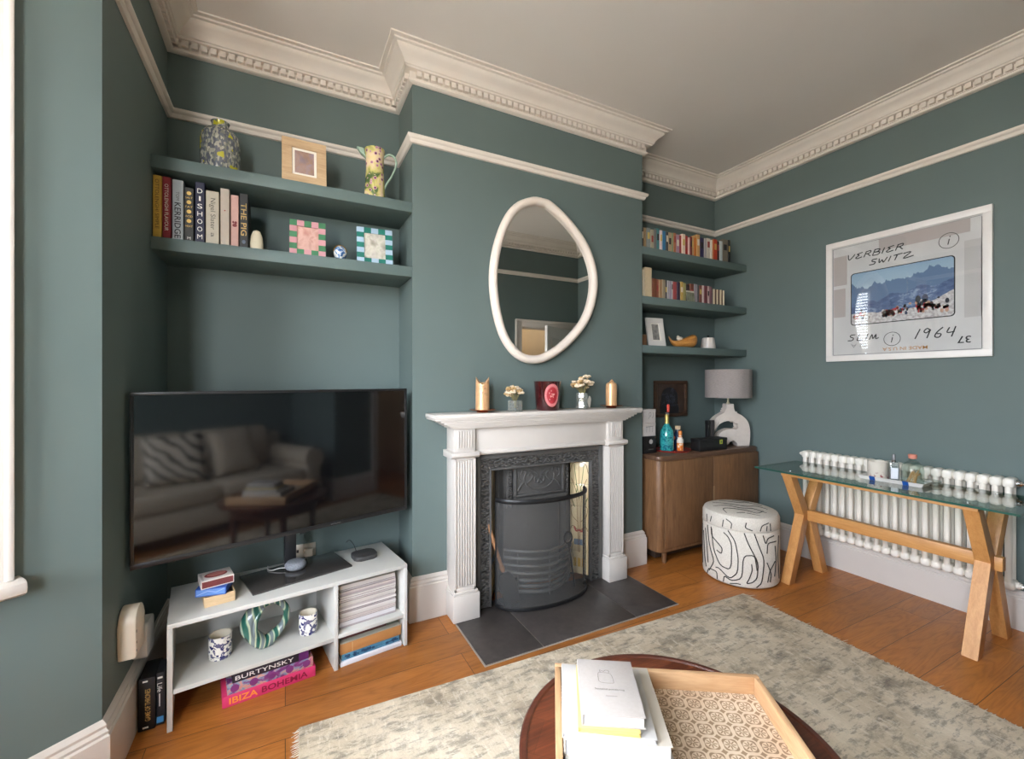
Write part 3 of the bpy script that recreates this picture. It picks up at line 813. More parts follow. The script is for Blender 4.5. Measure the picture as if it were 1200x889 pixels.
# cookbooks on the lower left shelf
GRP = 'cookbooks on the lower shelf above the television'
t, w = book('yellow cookbook with dark spine lettering, at the wall end of the shelf row', -.537, -.504, .286, (198, 160, 62), SL, dep=.20, group=GRP); spine(t, 'OTTOLENGHI SIMPLE', plain('print_brown', (96, 70, 28), .6), .225, .014, .155)
t, w = book('deep red cookbook between the yellow one and the pale grey one', -.502, -.470, .286, (140, 36, 48), SL, dep=.20, group=GRP); spine(t, 'OTTOLENGHI FLAVOUR', TW, .215, .014, .145)
t, w = book('pale grey cookbook with tall black spine capitals', -.466, -.423, .280, (164, 172, 176), SL, dep=.20, group=GRP); spine(t, 'KERRIDGE', TB, .165, .024, .092, bold=.01); spine(t, 'TOM', TG, .04, .012, .205)
t, w = book('dark cookbook with stacked yellow words and round symbols on its spine', -.420, -.383, .252, (44, 44, 40), SL, dep=.19, group=GRP)
for s_, z_ in (('SALT', .205), ('FAT', .162), ('ACID', .118), ('HEAT', .072)): spine(t, s_, TY, .028, .009, z_, 'up')
g = G()
for z_ in (.226, .184, .140, .096): g.lathe([(0, 0), (.009, 0), (.009, .0008), (0, .0008)], 16, M=frame((0, -.0004, z_), (1, 0, 0), (0, 0, 1)))
g.obj('spine_symbols', TY, t); spine(t, 'M', TW, .012, .012, .016, 'up', 'publisher_mark')
t, w = book('navy blue cookbook with white letters stacked one above another', -.379, -.340, .286, (26, 28, 56), SL, dep=.20, group=GRP)
for i_, ch in enumerate('DISHOOM'): spine(t, ch, TW, .020 if ch != 'I' else .007, .022, .245-.036*i_, 'up', 'spine_letter')
t, w = book('cream cookbook with grey serif-like lettering, wide spine, beside the navy one', -.337, -.284, .254, (190, 182, 164), SL, dep=.19, group=GRP); spine(t, 'Nigel Slater', TG, .15, .026, .145); spine(t, 'a', TG, .02, .012, .045)
t, w = book('plain stone-coloured cookbook with a tiny red dot, standing slightly taller than its neighbours', -.279, -.241, .276, (184, 172, 158), SL, dep=.21, group=GRP); g = G(); g.ball((0, -.0002, .17), .003, (1, .3, 1), 8, 6); g.obj('spine_dot', plain('print_red', (150, 50, 50), .6), t)
t, w = book('thin pale pink cookbook with a small dark red emblem', -.236, -.203, .252, (202, 160, 150), SL, dep=.18, group=GRP); g = G(); g.ball((0, -.0002, .105), .010, (1, .1, .8), 8, 6); g.ball((.004, -.0002, .118), .006, (1, .1, 1.3), 8, 6); g.ball((-.006, -.0002, .12), .004, (1, .1, 1.6), 8, 6); g.obj('spine_emblem', plain('print_wine', (120, 44, 52), .6), t)
t, w = book('black cookbook with large gold capitals, last in the row', -.200, -.163, .266, (38, 37, 36), SL, dep=.19, group=GRP); spine(t, 'THE PIG', TGOLD, .16, .024, .14, bold=.01); g = G(); g.ball((0, -.0002, .03), .008, (1, .1, 1.2), 8, 6); g.obj('spine_emblem', plain('print_blue_grey', (92, 104, 120), .6), t)
g = G(); g.lathe([(0, 0), (.026, 0), (.030, .03), (.026, .07), (.016, .098), (0, .106)], 24, sy=.7)
tag(g.obj('pebble_ornament', plain('cream_stone', (206, 196, 170), .6, var=.06), loc=(-.128, 2.56, SL)), 'cream rounded stone ornament tucked beside the black cookbook', 'ornament')

def photo_mat(name, c1, c2, c3, sc=7):
    m, nt, bs = newmat(name); v = coords(nt, (1, 1, 1)); n = noise(nt, v, sc, 3, .5, .5); n2 = noise(nt, coords(nt, loc=(3, 1, 2)), sc*1.6, 3)
    c = ramp(nt, n, [(.3, c1), (.5, c2), (.7, c3)]); c = mixc(nt, .35, c, ramp(nt, n2, [(.35, c1), (.65, c3)]))
    nt.links.new(c, bs.inputs['Base Color']); bs.inputs['Roughness'].default_value = .25
    return m
def photo_frame(label, x, y, z, w, h, bw, fm, pm, rz=0, tilt=-9, mount=0.0, dep=.016, check=None, group=None):
    t = thing('photo_frame', label, 'picture frame', (x, y, z), R(rz), group)
    Mt = Matrix.Rotation(R(tilt), 4, 'X')
    g = G()
    if check is None:
        for q in ((-w/2, w/2, 0, bw), (-w/2, w/2, h-bw, h), (-w/2, -w/2+bw, bw, h-bw), (w/2-bw, w/2, bw, h-bw)): g.box(q[0], q[1], -dep/2, dep/2, q[2], q[3], .0015, M=Mt)
    else:
        nx, nz = check; a = w/nx; b = h/nz
        for i in range(nx):
            for j in range(nz):
                if bw[0] <= i < nx-bw[0] and bw[1] <= j < nz-bw[1]: continue
                g.box(-w/2+a*i, -w/2+a*(i+1), -dep/2, dep/2, b*j, b*(j+1), mat=(i+j) % 2, M=Mt)
    g.obj('frame', fm, t, smooth=False)
    if check: ix = w/2-w/check[0]*bw[0]; iz = h/check[1]*bw[1]
    else: ix = w/2-bw; iz = bw
    if mount:
        g = G()
        for q in ((-ix, ix, iz, iz+mount), (-ix, ix, h-iz-mount, h-iz), (-ix, -ix+mount, iz+mount, h-iz-mount), (ix-mount, ix, iz+mount, h-iz-mount)): g.box(q[0], q[1], -.002, .002, q[2], q[3], M=Mt)
        g.obj('mount', plain('card_mount', (222, 216, 204), .8), t, smooth=False)
    g = G(); g.box(-ix+mount, ix-mount, -.001, .003, iz+mount, h-iz-mount, M=Mt); g.obj('photo', pm, t, smooth=False)
    g = G(); g.prism([(-.02, .0), (.02, .0), (.012, h*.7), (-.012, h*.7)], 0, .003, Matrix.Translation((0, .062, .001)) @ Matrix.Rotation(R(90-(-tilt)*1.1+20), 4, 'X'))
    g.obj('easel_back', BLACK, t, smooth=False)
    return t
photo_frame('square pale wood photo frame with a blurred sunset print, centre of the upper shelf', .09, 2.545, ST+.001, .212, .242, .048, OAKX, photo_mat('sunset_print', (120, 104, 112), (166, 130, 100), (146, 140, 160), 12), 2, -6, .012)
photo_frame('pink and green chequered photo frame beside the cookbooks', .105, 2.545, SL+.001, .172, .188, (1, 1), [plain('frame_pink', (186, 132, 138), .5), plain('frame_green', (58, 116, 78), .5)], photo_mat('family_print', (176, 120, 112), (214, 180, 166), (150, 96, 92), 13), -2, -7, .0, check=(5, 6))
photo_frame('teal and pale blue chequered photo frame at the chimney end of the lower shelf', .447, 2.545, SL+.001, .192, .206, (1, 1), [plain('frame_pale_blue', (156, 178, 196), .5), plain('frame_teal', (20, 108, 94), .5)], photo_mat('garden_print', (120, 112, 100), (214, 206, 198), (170, 176, 150), 14), -3, -8, .0, check=(5, 7))
# blue and white egg ornament
m, nt, bs = newmat('blue_white_glaze'); n = noise(nt, coords(nt), 34, 3, .5, 1.5)
nt.links.new(ramp(nt, n, [(.42, (206, 206, 198)), (.5, (88, 130, 176)), (.62, (46, 74, 118))]), bs.inputs['Base Color']); bs.inputs['Roughness'].default_value = .15
eg = thing('egg_ornament', 'small blue and white glazed egg in a gold band between the two chequered frames', 'ornament', (.264, 2.54, SL))
g = G(); g.lathe([(0, .002), (.018, .003), (.030, .018), (.034, .036), (.028, .058), (.014, .072), (0, .076)], 24); g.obj('egg', m, eg)
g = G(); g.tube([(.0335*math.cos(a), 0, .037+.040*math.sin(a)) for a in [R(10+16*i) for i in range(11)]], .0022, 6, flat=(2, 1)); g.obj('gold_band', BRASS, eg)

# speckled jar vase
m, nt, bs = newmat('speckled_glass'); v = coords(nt, (1, 1, .55)); vo = N(nt, 'ShaderNodeTexVoronoi'); vo.inputs['Scale'].default_value = 125; vo.inputs['Randomness'].default_value = 1
mpv = N(nt, 'ShaderNodeMapping'); mpv.inputs['Rotation'].default_value = (.5, .6, 0); nt.links.new(v, mpv.inputs['Vector']); nt.links.new(mpv.outputs[0], vo.inputs['Vector'])
s_ = N(nt, 'ShaderNodeSeparateColor'); nt.links.new(vo.outputs['Color'], s_.inputs[0])
c = ramp(nt, s_.outputs[0], [(0, (88, 92, 102)), (.3, (118, 122, 112)), (.5, (158, 158, 146)), (.7, (100, 106, 112)), (.9, (176, 174, 160))], 'CONSTANT')
nz_ = noise(nt, coords(nt), 19, 2); blob = ramp(nt, nz_, [(.60, 0.0), (.62, 1.0)])
c = mixc(nt, blob, c, (176, 172, 44))
nt.links.new(c, bs.inputs['Base Color']); bs.inputs['Roughness'].default_value = .12; bs.inputs['Coat Weight'].default_value = .6
g = G(); g.lathe([(0, .002), (.070, .002), (.082, .012), (.086, .04), (.086, .165), (.080, .198), (.062, .222), (.040, .233), (.036, .242), (.037, .258), (.041, .268), (.036, .268), (.032, .258), (.030, .240), (.05, .222), (.07, .19), (.076, .16), (.076, .02), (0, .014)], 48)
tag(g.obj('vase', m, loc=(-.289, 2.63, ST)), 'tall speckled glass jar vase with yellow flecks on the upper shelf', 'vase')

# floral jug
m, nt, bs = newmat('floral_glaze'); v = coords(nt); vo = N(nt, 'ShaderNodeTexVoronoi'); vo.inputs['Scale'].default_value = 38; nt.links.new(v, vo.inputs['Vector'])
nn = noise(nt, v, 9, 3, .5, .8); c = ramp(nt, nn, [(.38, (84, 104, 62)), (.46, (196, 186, 110)), (.55, (222, 196, 168)), (.7, (216, 206, 120))])
fl = ramp(nt, vo.outputs['Distance'], [(.0, (40, 20, 40)), (.12, (40, 20, 40)), (.16, (150, 90, 120)), (.34, (190, 150, 160)), (.36, (216, 200, 150))], 'LINEAR')
sp_ = N(nt, 'ShaderNodeSeparateColor'); nt.links.new(vo.outputs['Color'], sp_.inputs[0]); msk = N(nt, 'ShaderNodeMath', operation='LESS_THAN'); msk.inputs[1].default_value = .68; nt.links.new(sp_.outputs[0], msk.inputs[0])
dm = N(nt, 'ShaderNodeMath', operation='LESS_THAN'); dm.inputs[1].default_value = .36; nt.links.new(vo.outputs['Distance'], dm.inputs[0]); mm = N(nt, 'ShaderNodeMath', operation='MULTIPLY'); nt.links.new(msk.outputs[0], mm.inputs[0]); nt.links.new(dm.outputs[0], mm.inputs[1])
nt.links.new(mixc(nt, mm.outputs[0], c, fl), bs.inputs['Base Color']); bs.inputs['Roughness'].default_value = .2
MINT = plain('mint_glaze', (160, 184, 166), .25)
jg = thing('jug', 'tall floral painted jug with a mint green spout and handle, by the chimney breast', 'jug', (.457, 2.61, ST), R(-12))
g = G(); g.lathe([(0, .001), (.056, .001), (.059, .01), (.054, .10), (.048, .19), (.050, .25), (.056, .300), (.050, .302), (.043, .25), (.042, .18), (.048, .02), (0, .015)], 36); g.obj('body', m, jg)
g = G(); g.prism([(-.046, .245), (-.058, .300), (-.094, .306), (-.098, .301), (-.078, .275)], -.020, .020, Matrix.Rotation(R(90), 4, 'X'), .008); g.obj('spout', MINT, jg)
g = G(); g.tube(catmull([(.048, 0, .262), (.080, 0, .285), (.112, 0, .270), (.118, 0, .225), (.095, 0, .165), (.066, 0, .115), (.052, 0, .085)], 6), .0065, 8, flat=(1.3, .9)); g.obj('handle', MINT, jg)

# ------------------------------------------------------------------ right alcove: paperbacks
XT = [2.415, 2.432, 2.465, 2.505, 2.538, 2.569, 2.601, 2.631, 2.666, 2.695, 2.734, 2.753, 2.782, 2.820, 2.844, 2.884, 2.915, 2.938, 2.961, 2.986, 3.015, 3.054, 3.104, 3.137, 3.185, 3.207, 3.222, 3.269, 3.298, 3.332, 3.402, 3.430]
TOP = [('black', (28, 26, 26), .150), ('black-patterned tan', (150, 124, 92), .155), ('grey-blue', (132, 136, 132), .158), ('beige', (160, 150, 128), .150), ('mouse grey', (112, 110, 106), .160), ('teal', (70, 128, 132), .170), ('pale pink', (206, 184, 184), .160), ('bright blue', (52, 112, 150), .160),
       ('charcoal', (62, 62, 66), .155), ('tan', (168, 146, 116), .158), ('sage green', (132, 142, 104), .160), ('orange and purple', (170, 104, 70), .162), ('mauve', (160, 128, 142), .155), ('crimson', (160, 56, 56), .155), ('white and red', (220, 196, 176), .168), ('scarlet patterned', (168, 42, 40), .160), ('white with pink', (214, 180, 172), .150), ('maroon', (116, 44, 40), .160), ('sandy', (186, 150, 104), .160),
       ('orange', (200, 118, 50), .160), ('tall sand-coloured', (192, 146, 92), .190), ('navy', (52, 46, 84), .170), ('lilac grey', (168, 162, 162), .172), ('off-white', (204, 194, 180), .178), ('pale cream', (210, 200, 184), .17), ('amber', (196, 112, 60), .176), ('bright orange-red', (184, 62, 36), .182), ('dark maroon', (62, 34, 34), .170), ('pale grey', (176, 184, 184), .176), ('mottled grey-brown', (116, 106, 92), .198), ('black end', (22, 22, 22), .20)]
ORD = ['first', 'second', 'third', 'fourth', 'fifth', 'sixth', 'seventh', 'eighth', 'ninth', 'tenth', 'eleventh', 'twelfth', 'thirteenth', 'fourteenth', 'fifteenth', 'sixteenth', 'seventeenth', 'eighteenth', 'nineteenth', 'twentieth',
       'twenty-first', 'twenty-second', 'twenty-third', 'twenty-fourth', 'twenty-fifth', 'twenty-sixth', 'twenty-seventh', 'twenty-eighth', 'twenty-ninth', 'thirtieth', 'thirty-first', 'thirty-second']
def art(s): return ('an ' if s[0] in 'aeiou' else 'a ')+s
for i, (cn, c, h) in enumerate(TOP):
    t, w = book('%s paperback, %s from the chimney breast on the topmost alcove shelf' % (cn, ORD[i]), XT[i], XT[i+1]-.001, h, c, 2.388, yf=2.53+.006*rnd.random(), dep=.125, group='paperbacks on the topmost shelf of the right alcove')
    if i % 3 != 1:
        g = G(); z0 = h*rnd.uniform(.55, .75); g.box(-w*.28, w*.28, -.0004, .003, z0-.03, z0+.02); g.obj('spine_label', plain('label_%d' % (i % 4), [(214, 204, 186), (40, 38, 40), (196, 168, 90), (150, 60, 56)][i % 4], .6), t, smooth=False)
XM = [2.412, 2.446, 2.519, 2.569, 2.596, 2.629, 2.664, 2.686, 2.710, 2.733, 2.750, 2.792, 2.828, 2.864, 2.897, 2.938, 2.984, 3.025, 3.046, 3.083, 3.104, 3.145, 3.171, 3.205, 3.223, 3.242, 3.262, 3.283, 3.303, 3.323, 3.345, 3.366]
MID = [('leaning cream', (206, 194, 170), .205), ('tall cream', (196, 178, 146), .228), ('chestnut brown', (112, 66, 44), .150), ('rust', (136, 78, 58), .148), ('tan', (156, 122, 88), .148), ('stone', (150, 136, 112), .152), ('dark grey', (70, 68, 68), .148), ('pale grey', (158, 156, 158), .150), ('lilac', (146, 134, 150), .150), ('grey-white', (172, 168, 170), .150),
       ('dusky red', (156, 70, 70), .148), ('dark purple', (52, 38, 58), .150), ('mustard yellow', (180, 150, 80), .156), ('olive yellow', (150, 144, 90), .152), ('black-brown', (54, 40, 36), .14), ('brick brown', (110, 62, 46), .150), ('grey lilac', (150, 142, 146), .152), ('slate', (66, 72, 72), .146), ('brown and red', (120, 70, 60), .148), ('pinkish white', (196, 176, 172), .150), ('deep red', (104, 52, 56), .148), ('blush', (190, 164, 160), .152),
       ('mauve', (128, 92, 98), .150), ('grey-brown', (104, 92, 86), .138), ('slim cream', (206, 190, 156), .134), ('slim brown', (92, 64, 50), .134), ('ivory', (212, 196, 164), .134), ('slim chocolate', (84, 60, 52), .134), ('parchment', (208, 190, 158), .134), ('slim umber', (98, 72, 58), .134), ('pale end', (214, 200, 172), .134)]
for i, (cn, c, h) in enumerate(MID):
    t, w = book('%s paperback, %s from the chimney breast on the middle alcove shelf' % (cn, ORD[i]), XM[i], XM[i+1]-.001, h, c, 2.014+(.001 if i == 0 else 0), yf=2.532+.006*rnd.random(), dep=.115, group='faded paperbacks on the middle shelf of the right alcove', lean=(0 if i else 0))
    if 1 < i < 23 and i % 3 == 0:
        g = G(); z0 = h*rnd.uniform(.5, .75); g.box(-w*.28, w*.28, -.0004, .003, z0-.02, z0+.02); g.obj('spine_label', plain('label_%d' % (i % 4), (200, 190, 170), .6), t, smooth=False)
g = G(); g.box(-.045, .045, 0, .003, 0, .088, .0005, M=Matrix.Rotation(R(-8), 4, 'X'))
pc = thing('postcard', 'grey-green postcard leaning against the middle shelf paperbacks', 'postcard', (2.925, 2.512, 2.015)); g.obj('card', photo_mat('postcard_print', (96, 100, 84), (120, 124, 106), (150, 150, 130), 30), pc, smooth=False)
g = G(); g.box(-.045, .045, -.001, .0, .076, .088, M=Matrix.Rotation(R(-8), 4, 'X')); g.obj('card_border', plain('card_border', (190, 186, 170), .7), pc, smooth=False)

# low shelf things
photo_frame('white photo frame with a grey print, on the lowest alcove shelf beside the wooden clog', 2.60, 2.56, 1.644, .165, .228, .042, plain('white_frame_paint', (206, 202, 196), .45), photo_mat('grey_print', (70, 70, 70), (120, 118, 114), (160, 156, 150), 20), -6, -10, .008)
g = G(); g.box(-.03, .03, -.02, .02, 0, .085, .003); tag(g.obj('wooden_block', WALN, loc=(2.452, 2.57, 1.6435)), 'small brown wooden box half hidden behind the white photo frame', 'box')
CLOG = wood('golden_carved_wood', (150, 92, 38), (204, 146, 74), 'x', 2.2, .35, 6, .3)
cl = thing('wooden_clog', 'golden carved wooden clog with a pointed toe, between the white frame and the white pot', 'ornament', (2.915, 2.58, 1.644), R(-14))
g = G()
secs = [(-.125, .012, .060, .072), (-.110, .018, .030, .062), (-.08, .034, .006, .056), (-.04, .043, .001, .062), (.0, .046, .001, .078), (.045, .045, .001, .096), (.085, .040, .004, .110), (.112, .026, .022, .104), (.122, .012, .045, .085)]
rings = []
for x, hw, z0, z1 in secs:
    rings.append([g.bm.verts.new((x, hw*math.sin(a), z0+(z1-z0)*(.5-.5*math.cos(a)))) for a in [2*math.pi*i/16 for i in range(16)]])
for a_, b_ in zip(rings, rings[1:]):
    for i in range(16): g.bm.faces.new((a_[i], a_[(i+1) % 16], b_[(i+1) % 16], b_[i]))
g.bm.faces.new(rings[0]); g.bm.faces.new(rings[-1])
g.tube([(-.122, 0, .066), (-.132, 0, .080), (-.136, 0, .092)], [.009, .006, .002], 8)
g.obj('clog_body', CLOG, cl, ang=60)
g = G(); g.ball((-.035, 0, .074), .022, (1.3, 1, .8), 10, 7); g.ball((-.045, .01, .090), .012, (1, 1, 1), 8, 6); g.obj('stuffing', plain('cream_cloth', (206, 196, 176), .85), cl)
pt = thing('lidded_pot', 'small white pot with a black lid knob on the lowest alcove shelf', 'pot', (3.235, 2.60, 1.644), R(20))
g = G(); g.lathe([(0, .001), (.060, .001), (.062, .006), (.050, .088), (.046, .096), (0, .1)], 32); g.obj('body', plain('white_ceramic', (212, 204, 196), .25), pt)
g = G(); g.tube(catmull([(.055, 0, .082), (.074, 0, .082), (.078, 0, .06), (.066, 0, .035), (.058, 0, .028)], 5), .004, 8); g.obj('handle', plain('white_ceramic', (212, 204, 196), .25), pt)
g = G(); g.lathe([(0, .098), (.008, .098), (.007, .108), (.010, .116), (0, .122)], 12); g.obj('lid_knob', BLACK, pt)

# ------------------------------------------------------------------ cabinet and the things on it
cb = thing('sideboard_cabinet', 'dark walnut sideboard with rounded corners and two doors in the right alcove', 'cabinet', (3.02, 2.60, 0))
cw, cdp, zb, zt = .575, .215, .10, .812
g = G(); g.prism(rrect(2*cw, 2*cdp, .045, 6), zb, zt-.035, None, .004); g.obj('body', WALN, cb)
g = G(); g.prism(rrect(2*cw+.006, 2*cdp+.006, .047, 6), zt-.034, zt, None, .008); g.obj('cabinet_top', WALNX, cb)
for x0, x1 in ((-cw+.05, -.0015), (.0015, cw-.02)):
    g = G(); g.box(x0, x1, -cdp-.012, -cdp+.004, zb+.03, zt-.04, .003); d = g.obj('door', WALN, cb)
    xe = x1 if x0 < -.1 else x0
    g = G(); g.box(xe-.006, xe+.006, -cdp-.0128, -cdp-.008, .38, .54, .002); g.obj('finger_pull', plain('pale_edge_wood', (176, 142, 104), .5), d)
for sx in (-1, 1):
    for sy in (-1, 1):
        g = G(); g.lathe([(0, 0), (.016, 0), (.022, zb), (0, zb)], 16, M=Matrix.Translation((sx*(cw-.10), sy*(cdp-.05), 0))); g.obj('leg', WALN, cb)
g = G(); g.box(-cw+.05, cw-.05, -cdp+.09, cdp-.02, .03, zb+.002); g.obj('plinth', plain('dark_plinth', (52, 38, 28), .6), cb)
zt = .8125
CARD = plain('white_carton', (206, 200, 196), .6, var=.03); CARDS = plain('carton_cream_edge', (206, 182, 150), .6)
def carton(label, x0, x1, y0, y1, z0, z1, mt, name='gift_box', logo=None):
    t = thing(name, label, 'box', ((x0+x1)/2, (y0+y1)/2, z0)); w, d, h = (x1-x0)/2, (y1-y0)/2, z1-z0
    g = G(); g.box(-w, w, -d, d, 0, h*.78, .002); g.obj('base', mt, t)
    g = G(); g.box(-w-.0008, w+.0008, -d-.0008, d+.0008, h*.76, h, .002); g.obj('lid', mt, t)
    return t
carton('black carton with a pale round emblem at the chimney end of the sideboard', 2.432, 2.565, 2.535, 2.66, zt, .945, BLACK)
em = [o for o in bpy.data.objects if o.name.startswith('gift_box')][-1]
g = G(); g.lathe([(0, 0), (.018, 0), (.018, .0008), (0, .0008)], 24, M=frame((.01, -.0638, .09), (1, 0, 0), (0, 0, 1))); g.obj('emblem', plain('emblem_silver', (176, 172, 168), .4), em)
g = G(); g.box(-.015, .035, -.0642, -.0632, .028, .034); g.obj('small_print', TG, em)
t = carton('white carton resting on the black carton, under another white one', 2.432, 2.562, 2.538, 2.655, .9452, 1.048, CARD)
g = G(); M = frame((0, -.0592, 0), (1, 0, 0), (0, 0, 1))
for k_ in range(3): g.ribbon([(-.03+.03*k_, .03), (-.028+.03*k_, .075)], .002, M)
g.ribbon([(-.035, .07), (.04, .075)], .002, M); g.obj('printed_lines', TG, t)
t = carton('topmost white carton of the pile at the chimney end of the sideboard', 2.432, 2.562, 2.538, 2.655, 1.0484, 1.152, CARD)
g = G()
g.ribbon([(p.x, p.y) for p in catmull([(-.01, .03), (.0, .05), (-.004, .07), (.012, .08), (.016, .06), (.006, .045)], 5)], .0025, M); g.ribbon([(p.x, p.y) for p in catmull([(.03, .035), (.04, .055), (.036, .08)], 5)], .003, M)
g.obj('printed_lines', TG, t)

RT = plain('red_lacquer', (130, 40, 34), .3)
tr = thing('round_tray', 'small round red-edged tray under the bottles on the sideboard', 'tray', (2.775, 2.56, zt))
g = G(); g.lathe([(0, 0), (.148, 0), (.152, .012), (.147, .012), (.143, .005), (0, .005)], 48, sy=.80); g.obj('tray_body', RT, tr)
m, nt, bs = newmat('turquoise_label_glass'); v = coords(nt); n = noise(nt, v, 26, 4, .6, 1.2)
nt.links.new(ramp(nt, n, [(.3, (14, 40, 60)), (.42, (20, 110, 126)), (.52, (60, 172, 168)), (.62, (30, 120, 130)), (.75, (18, 60, 84))]), bs.inputs['Base Color']); bs.inputs['Roughness'].default_value = .1; bs.inputs['Coat Weight'].default_value = .7
zt2 = zt+.0055
bt = thing('spirit_bottle', 'turquoise patterned spirit bottle with a gold neck and red stopper on the round tray', 'bottle', (2.705, 2.56, zt2))
g = G(); g.lathe([(0, 0), (.050, 0), (.054, .006), (.054, .120), (.050, .155), (.034, .185), (.021, .205), (.019, .216), (0, .217)], 32); g.obj('bottle_body', m, bt)
g = G(); g.lathe([(0, .214), (.020, .214), (.017, .222), (.016, .285), (0, .287)], 24); g.obj('neck_band', plain('gold_foil', (190, 166, 96), .35, .6), bt)
g = G(); g.lathe([(0, .286), (.018, .286), (.019, .300), (.012, .306), (0, .306)], 20); g.obj('collar', CHROME, bt)
g = G(); g.lathe([(0, .305), (.010, .305), (.011, .36), (.008, .365), (0, .366)], 16, loc=(.015, 0, 0)); g.obj('stopper', plain('red_stopper', (206, 64, 44), .4), bt)
g = G(); g.ball((.040, -.033, .10), .015, (1, .6, 1.1), 12, 8); g.obj('emblem', plain('emblem_rust', (178, 92, 50), .5), bt)
bt = thing('small_bottle', 'small orange and white miniature bottle on the round tray', 'bottle', (2.800, 2.512, zt2))
m, nt, bs = newmat('orange_miniature'); n = noise(nt, coords(nt), 40, 2); nt.links.new(ramp(nt, n, [(.4, (200, 92, 34)), (.52, (222, 140, 70)), (.6, (216, 196, 170))]), bs.inputs['Base Color']); bs.inputs['Roughness'].default_value = .2
g = G(); g.lathe([(0, 0), (.024, 0), (.026, .005), (.026, .075), (.016, .095), (.013, .12), (0, .121)], 20); g.obj('bottle_body', m, bt)
g = G(); g.lathe([(.0262, .060), (.0266, .060), (.0266, .078), (.018, .0945), (.0165, .105), (.0155, .105)], 20, cap=False); g.obj('paper_label', plain('label_white', (214, 208, 196), .6), bt)
g = G(); g.lathe([(0, .12), (.014, .12), (.015, .15), (.012, .155), (0, .156)], 16); g.obj('cap', plain('orange_cap', (214, 124, 40), .4), bt)
bt = thing('small_bottle', 'squat dark blue bottle with a cream cork at the far side of the round tray', 'bottle', (2.855, 2.585, zt2))
g = G(); g.lathe([(0, 0), (.040, 0), (.043, .005), (.043, .085), (.036, .118), (.020, .14), (.018, .155), (0, .156)], 28); g.obj('bottle_body', plain('dark_blue_glass', (34, 54, 84), .1, var=.2, coat=.6), bt)
g = G(); g.lathe([(0, .156), (.022, .156), (.023, .185), (0, .186)], 20); g.obj('cork', plain('cream_cork', (206, 180, 146), .7), bt)
g = G(); g.box(-.008, .008, -.0445, -.042, .03, .085, .001, M=Matrix.Rotation(R(25), 4, 'Z')); g.obj('label_strip', plain('label_white', (214, 208, 196), .6), bt)
bt = thing('wine_bottle', 'dark green bottle standing in shadow behind the white cartons', 'bottle', (2.640, 2.725, zt))
g = G(); g.lathe([(0, 0), (.036, 0), (.038, .005), (.038, .17), (.028, .205), (.015, .23), (.014, .29), (0, .291)], 24); g.obj('bottle_body', plain('dark_green_glass', (26, 34, 24), .12, coat=.5), bt)
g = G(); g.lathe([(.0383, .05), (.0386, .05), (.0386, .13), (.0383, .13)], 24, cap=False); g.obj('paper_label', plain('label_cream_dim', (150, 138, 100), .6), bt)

bx = thing('black_box', 'low black presentation box with a green and yellow square label on the sideboard', 'box', (3.065, 2.455, zt), R(-2))
g = G(); g.box(-.155, .155, -.045, .045, 0, .075, .003); g.obj('base', BLACK, bx)
g = G(); g.box(-.157, .157, -.047, .047, .074, .096, .003); g.obj('lid', BLACK, bx)
g = G(); g.box(.068, .098, -.0485, -.0465, .048, .082); g.obj('label', plain('yellow_green_label', (176, 184, 66), .5), bx, smooth=False)
g = G(); g.box(.075, .091, -.0492, -.0482, .056, .074); g.obj('label_square', plain('label_green_dark', (90, 110, 60), .5), bx, smooth=False)
for nm, lb, x, y, w, d, h, mt in (('speaker_pod', 'slim upright black diffuser box behind the low black box', 3.175, 2.555, .030, .032, .225, BLACK), ('speaker_pod', 'dark grey upright carton standing next to the slim black one', 3.222, 2.560, .040, .036, .225, plain('dark_grey_card', (66, 62, 62), .5))):
    t = thing('upright_carton', lb, 'box', (x, y, zt)); g = G(); g.box(-w/2, w/2, -d/2, d/2, 0, h*.85, .002); g.obj('base', mt, t)
    g = G(); g.box(-w/2-.0006, w/2+.0006, -d/2-.0006, d/2+.0006, h*.84, h, .002); g.obj('lid', mt, t)

# dark framed picture on the alcove wall
pf = thing('framed_picture', 'small dark picture in a brown wooden frame above the bottles', 'picture', (3.02, 2.83, 1.215))
FR = wood('dark_brown_frame', (58, 40, 28), (86, 60, 42), 'x', 2, .5, 8)
g = G(); w, h = .195, .158
for q in ((-w, w, -h, -h+.028), (-w, w, h-.028, h), (-w, -w+.028, -h+.028, h-.028), (w-.028, w, -h+.028, h-.028)): g.box(q[0], q[1], -.030, -.002, q[2], q[3], .004)
g.obj('frame', FR, pf)
g = G(); g.box(-w+.027, w-.027, -.016, -.006, -h+.027, h-.027); g.obj('canvas', photo_mat('dark_canvas', (64, 46, 36), (46, 36, 32), (96, 70, 52), 5), pf, smooth=False)
g = G()
sil = catmull([(-.13, -.13), (-.12, -.02), (-.105, .05), (-.06, .09), (.0, .10), (.055, .075), (.085, .03), (.08, -.04), (.10, -.08), (.10, -.13)], 5)
g.prism([(p.x, p.y) for p in sil], 0, .001, frame((0, -.0165, 0), (1, 0, 0), (0, 0, 1))); g.obj('painted_silhouette', plain('paint_black', (20, 20, 24), .5), pf, smooth=False)
g = G(); M = frame((0, -.0178, 0), (1, 0, 0), (0, 0, 1)); rr = random.Random(3)
for k_ in range(22):
    a = rr.uniform(-.09, .06); b = rr.uniform(-.06, .07); g.ribbon([(p.x, p.y) for p in catmull([(a, b), (a+rr.uniform(-.03, .03), b+rr.uniform(-.03, .03)), (a+rr.uniform(-.05, .05), b+rr.uniform(-.04, .04))], 4)], .0022, M)
g.obj('brush_strokes', plain('paint_grey_blue', (92, 96, 112), .5), pf, smooth=False)

